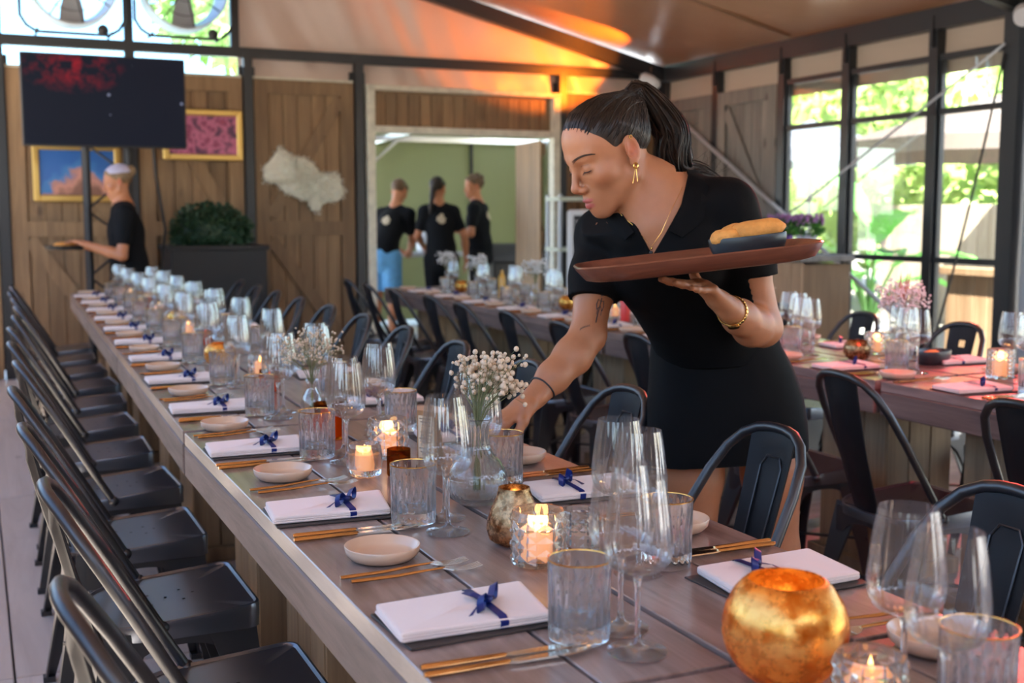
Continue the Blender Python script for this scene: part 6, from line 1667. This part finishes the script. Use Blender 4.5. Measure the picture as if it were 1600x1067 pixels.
# ------------------------------------------------------------------ outside the right windows
M['hedge'] = mat('sunlit hedge leaves', (.42, .58, .18), .5, noise_s=3, noise_a=.4)
fn = empty('garden_fence', (10.6, 7.5, 0)); tag(fn, 'pale board fence beyond the windows', 'fence')
fbm = MB().box((0, 0, .72), (.03, .175, 1.44), bev=.004).mesh('board', M['fence'])
for i in range(50): link('board', fbm, fn, (0, -4.5 + i * .18, 0))
for z in (.4, 1.2): MB().box((.04, 0, z), (.04, 9.2, .08)).build('rail', M['fence'], fn)
for i, (x, yv, z, r, w) in enumerate(((11.9, 10.0, 1.9, (1.0, 1.25, 1.7), 'leafy sunlit bush behind the fence, seen through the window nearest the corner post'), (12.2, 12.6, 2.2, (1.0, 1.25, 2.0), 'leafy sunlit bush behind the fence, seen above the banana plant'),
        (12.4, 15.3, 2.5, (1.1, 1.35, 2.3), 'leafy sunlit bush behind the fence, seen through the window beside the grey barn panel'), (14.9, 12.8, 3.2, (1.4, 1.6, 2.9), 'tall green tree rising above the bush nearest the corner post'), (15.4, 16.6, 3.4, (1.5, 1.8, 3.1), 'tall green tree rising behind the banana plant bushes'), (14.8, 20.3, 3.4, (1.5, 1.7, 3.1), 'tall green tree seen at the left edge of the windows'))):
    shrub('hedge_bush' if i < 3 else 'garden_tree', (x, yv, z), r, 2600 if i < 3 else 3400, .22 if i < 3 else .3, M['hedge'], 50 + i, w, 'bush' if i < 3 else 'tree')
shrub('garden_tree', (3.1, 15.6, 4.6), (1.0, 1.0, 1.3), 1800, .26, M['hedge'], 77, 'sunlit tree top seen through the gable film beside the right fan', 'tree')
def parasol(loc, w, zt, zb, mt, label):
    o = empty('garden_parasol', loc); tag(o, label, 'parasol')
    c = MB(); top = (0, 0, zt); P = []
    for i in range(8):
        a = 2 * math.pi * i / 8 + .3; P.append(Vector((w * math.cos(a), w * math.sin(a), zb)))
    vsx = [Vector(top)] + P + [Vector(top) - Vector((0, 0, .03))] + [p - Vector((0, 0, .14)) for p in P]
    fsx = []
    for i in range(8): j = (i + 1) % 8; fsx += [(0, 1 + i, 1 + j), (9, 10 + j, 10 + i), (1 + i, 10 + i, 10 + j, 1 + j)]
    c.add(vsx, fsx); c.build('canopy', mt, o)
    MB().tube([(0, 0, 0), (0, 0, zt)], .03, 8).build('pole', M['greyplastic'], o, smooth=50)
    for i in range(8): MB().tube([(0, 0, zt - .08), P[i] - Vector((0, 0, .06))], .012, 5).build('rib', M['greyplastic'], o)
M['taupe'] = mat('taupe parasol cloth', (.13, .105, .09), .8); M['bluegrey'] = mat('blue grey parasol cloth', (.16, .18, .22), .8)
parasol((9.3, 8.5, 0), 1.75, 2.55, 2.02, M['taupe'], 'taupe garden parasol outside the window nearest the corner post')
parasol((9.6, 12.1, 0), 1.3, 2.5, 2.08, M['bluegrey'], 'blue grey garden parasol outside the window beside the barn panel')
# banana plant
def banana(loc, label):
    o = empty('banana_plant', loc); tag(o, label, 'plant'); g = random.Random(8)
    MB().lathe([(.0001, 0), (.17, 0), (.2, .34), (.18, .34), (.0001, .3)], 24).build('pot', M['white'], o, smooth=50)
    for i, (az, L, w, up, tl) in enumerate(((100, .95, .17, 1.45, .12), (250, .85, .15, 1.2, .5), (300, .75, .15, .85, .75), (30, .7, .14, .9, .8), (160, .7, .15, .95, .7), (340, .55, .12, .6, 1.0), (210, .6, .13, .7, .95), (80, .5, .12, .6, 1.1))):
        a = R(az); d = Vector((math.cos(a), math.sin(a), 0)); m = MB(); n = 14; base = Vector((0, 0, .3)); rows = []
        stem0 = base; stem1 = base + d * (tl * .28) + Vector((0, 0, up * .62))
        for j in range(n + 1):
            t = j / n; c = stem1 + d * (L * t * math.sin(.25 + tl * .9 + t * .55)) + Vector((0, 0, L * t * math.cos(.25 + tl * .9 + t * .55)))
            ww = w * math.sin(math.pi * min(.98, t * .93 + .05)) ** .6; sd = Vector((-d.y, d.x, 0)); rows.append((c - sd * ww + Vector((0, 0, .03 + .01 * math.sin(j * 2.2))), c, c + sd * ww + Vector((0, 0, .03 + .01 * math.cos(j * 1.9)))))
        vsl = [p for r_ in rows for p in r_]; fsl = []
        K = len(vsl); vsl += [Vector(p) - Vector((0, 0, .003)) for p in vsl]
        for j in range(n):
            for q in (0, 1):
                b_ = j * 3 + q; fsl += [(b_, b_ + 1, b_ + 4, b_ + 3), (K + b_, K + b_ + 3, K + b_ + 4, K + b_ + 1)]
        m.add(vsl, fsl); lf = m.build('leaf', M['banana'], o, smooth=60)
        MB().tube([stem0, stem0.lerp(stem1, .5) + Vector((0, 0, .04)), stem1], [.022, .017, .012], 6).build('leaf_stalk', M['banana'], lf, smooth=60)
M['banana'] = fabric_sheet('banana leaf', (.10, .30, .07), (.05, .13, .02), .4, .1)
banana((7.55, 8.62, 0), 'banana plant with broad green leaves outside the window')
lowf = empty('low_plank_wall', (7.15, 6.75, 0)); tag(lowf, 'low warm plank wall with capping board outside the window', 'plank wall')
lbm = MB().box((0, 0, .42), (.03, .142, .84), bev=.003).mesh('board', M['plank_out'])
for i in range(9): link('board', lbm, lowf, (0, -.75 + i * .146, 0))
MB().box((0, -.17, .87), (.12, 1.4, .06), bev=.004).build('capping_board', M['plank_out'], lowf)
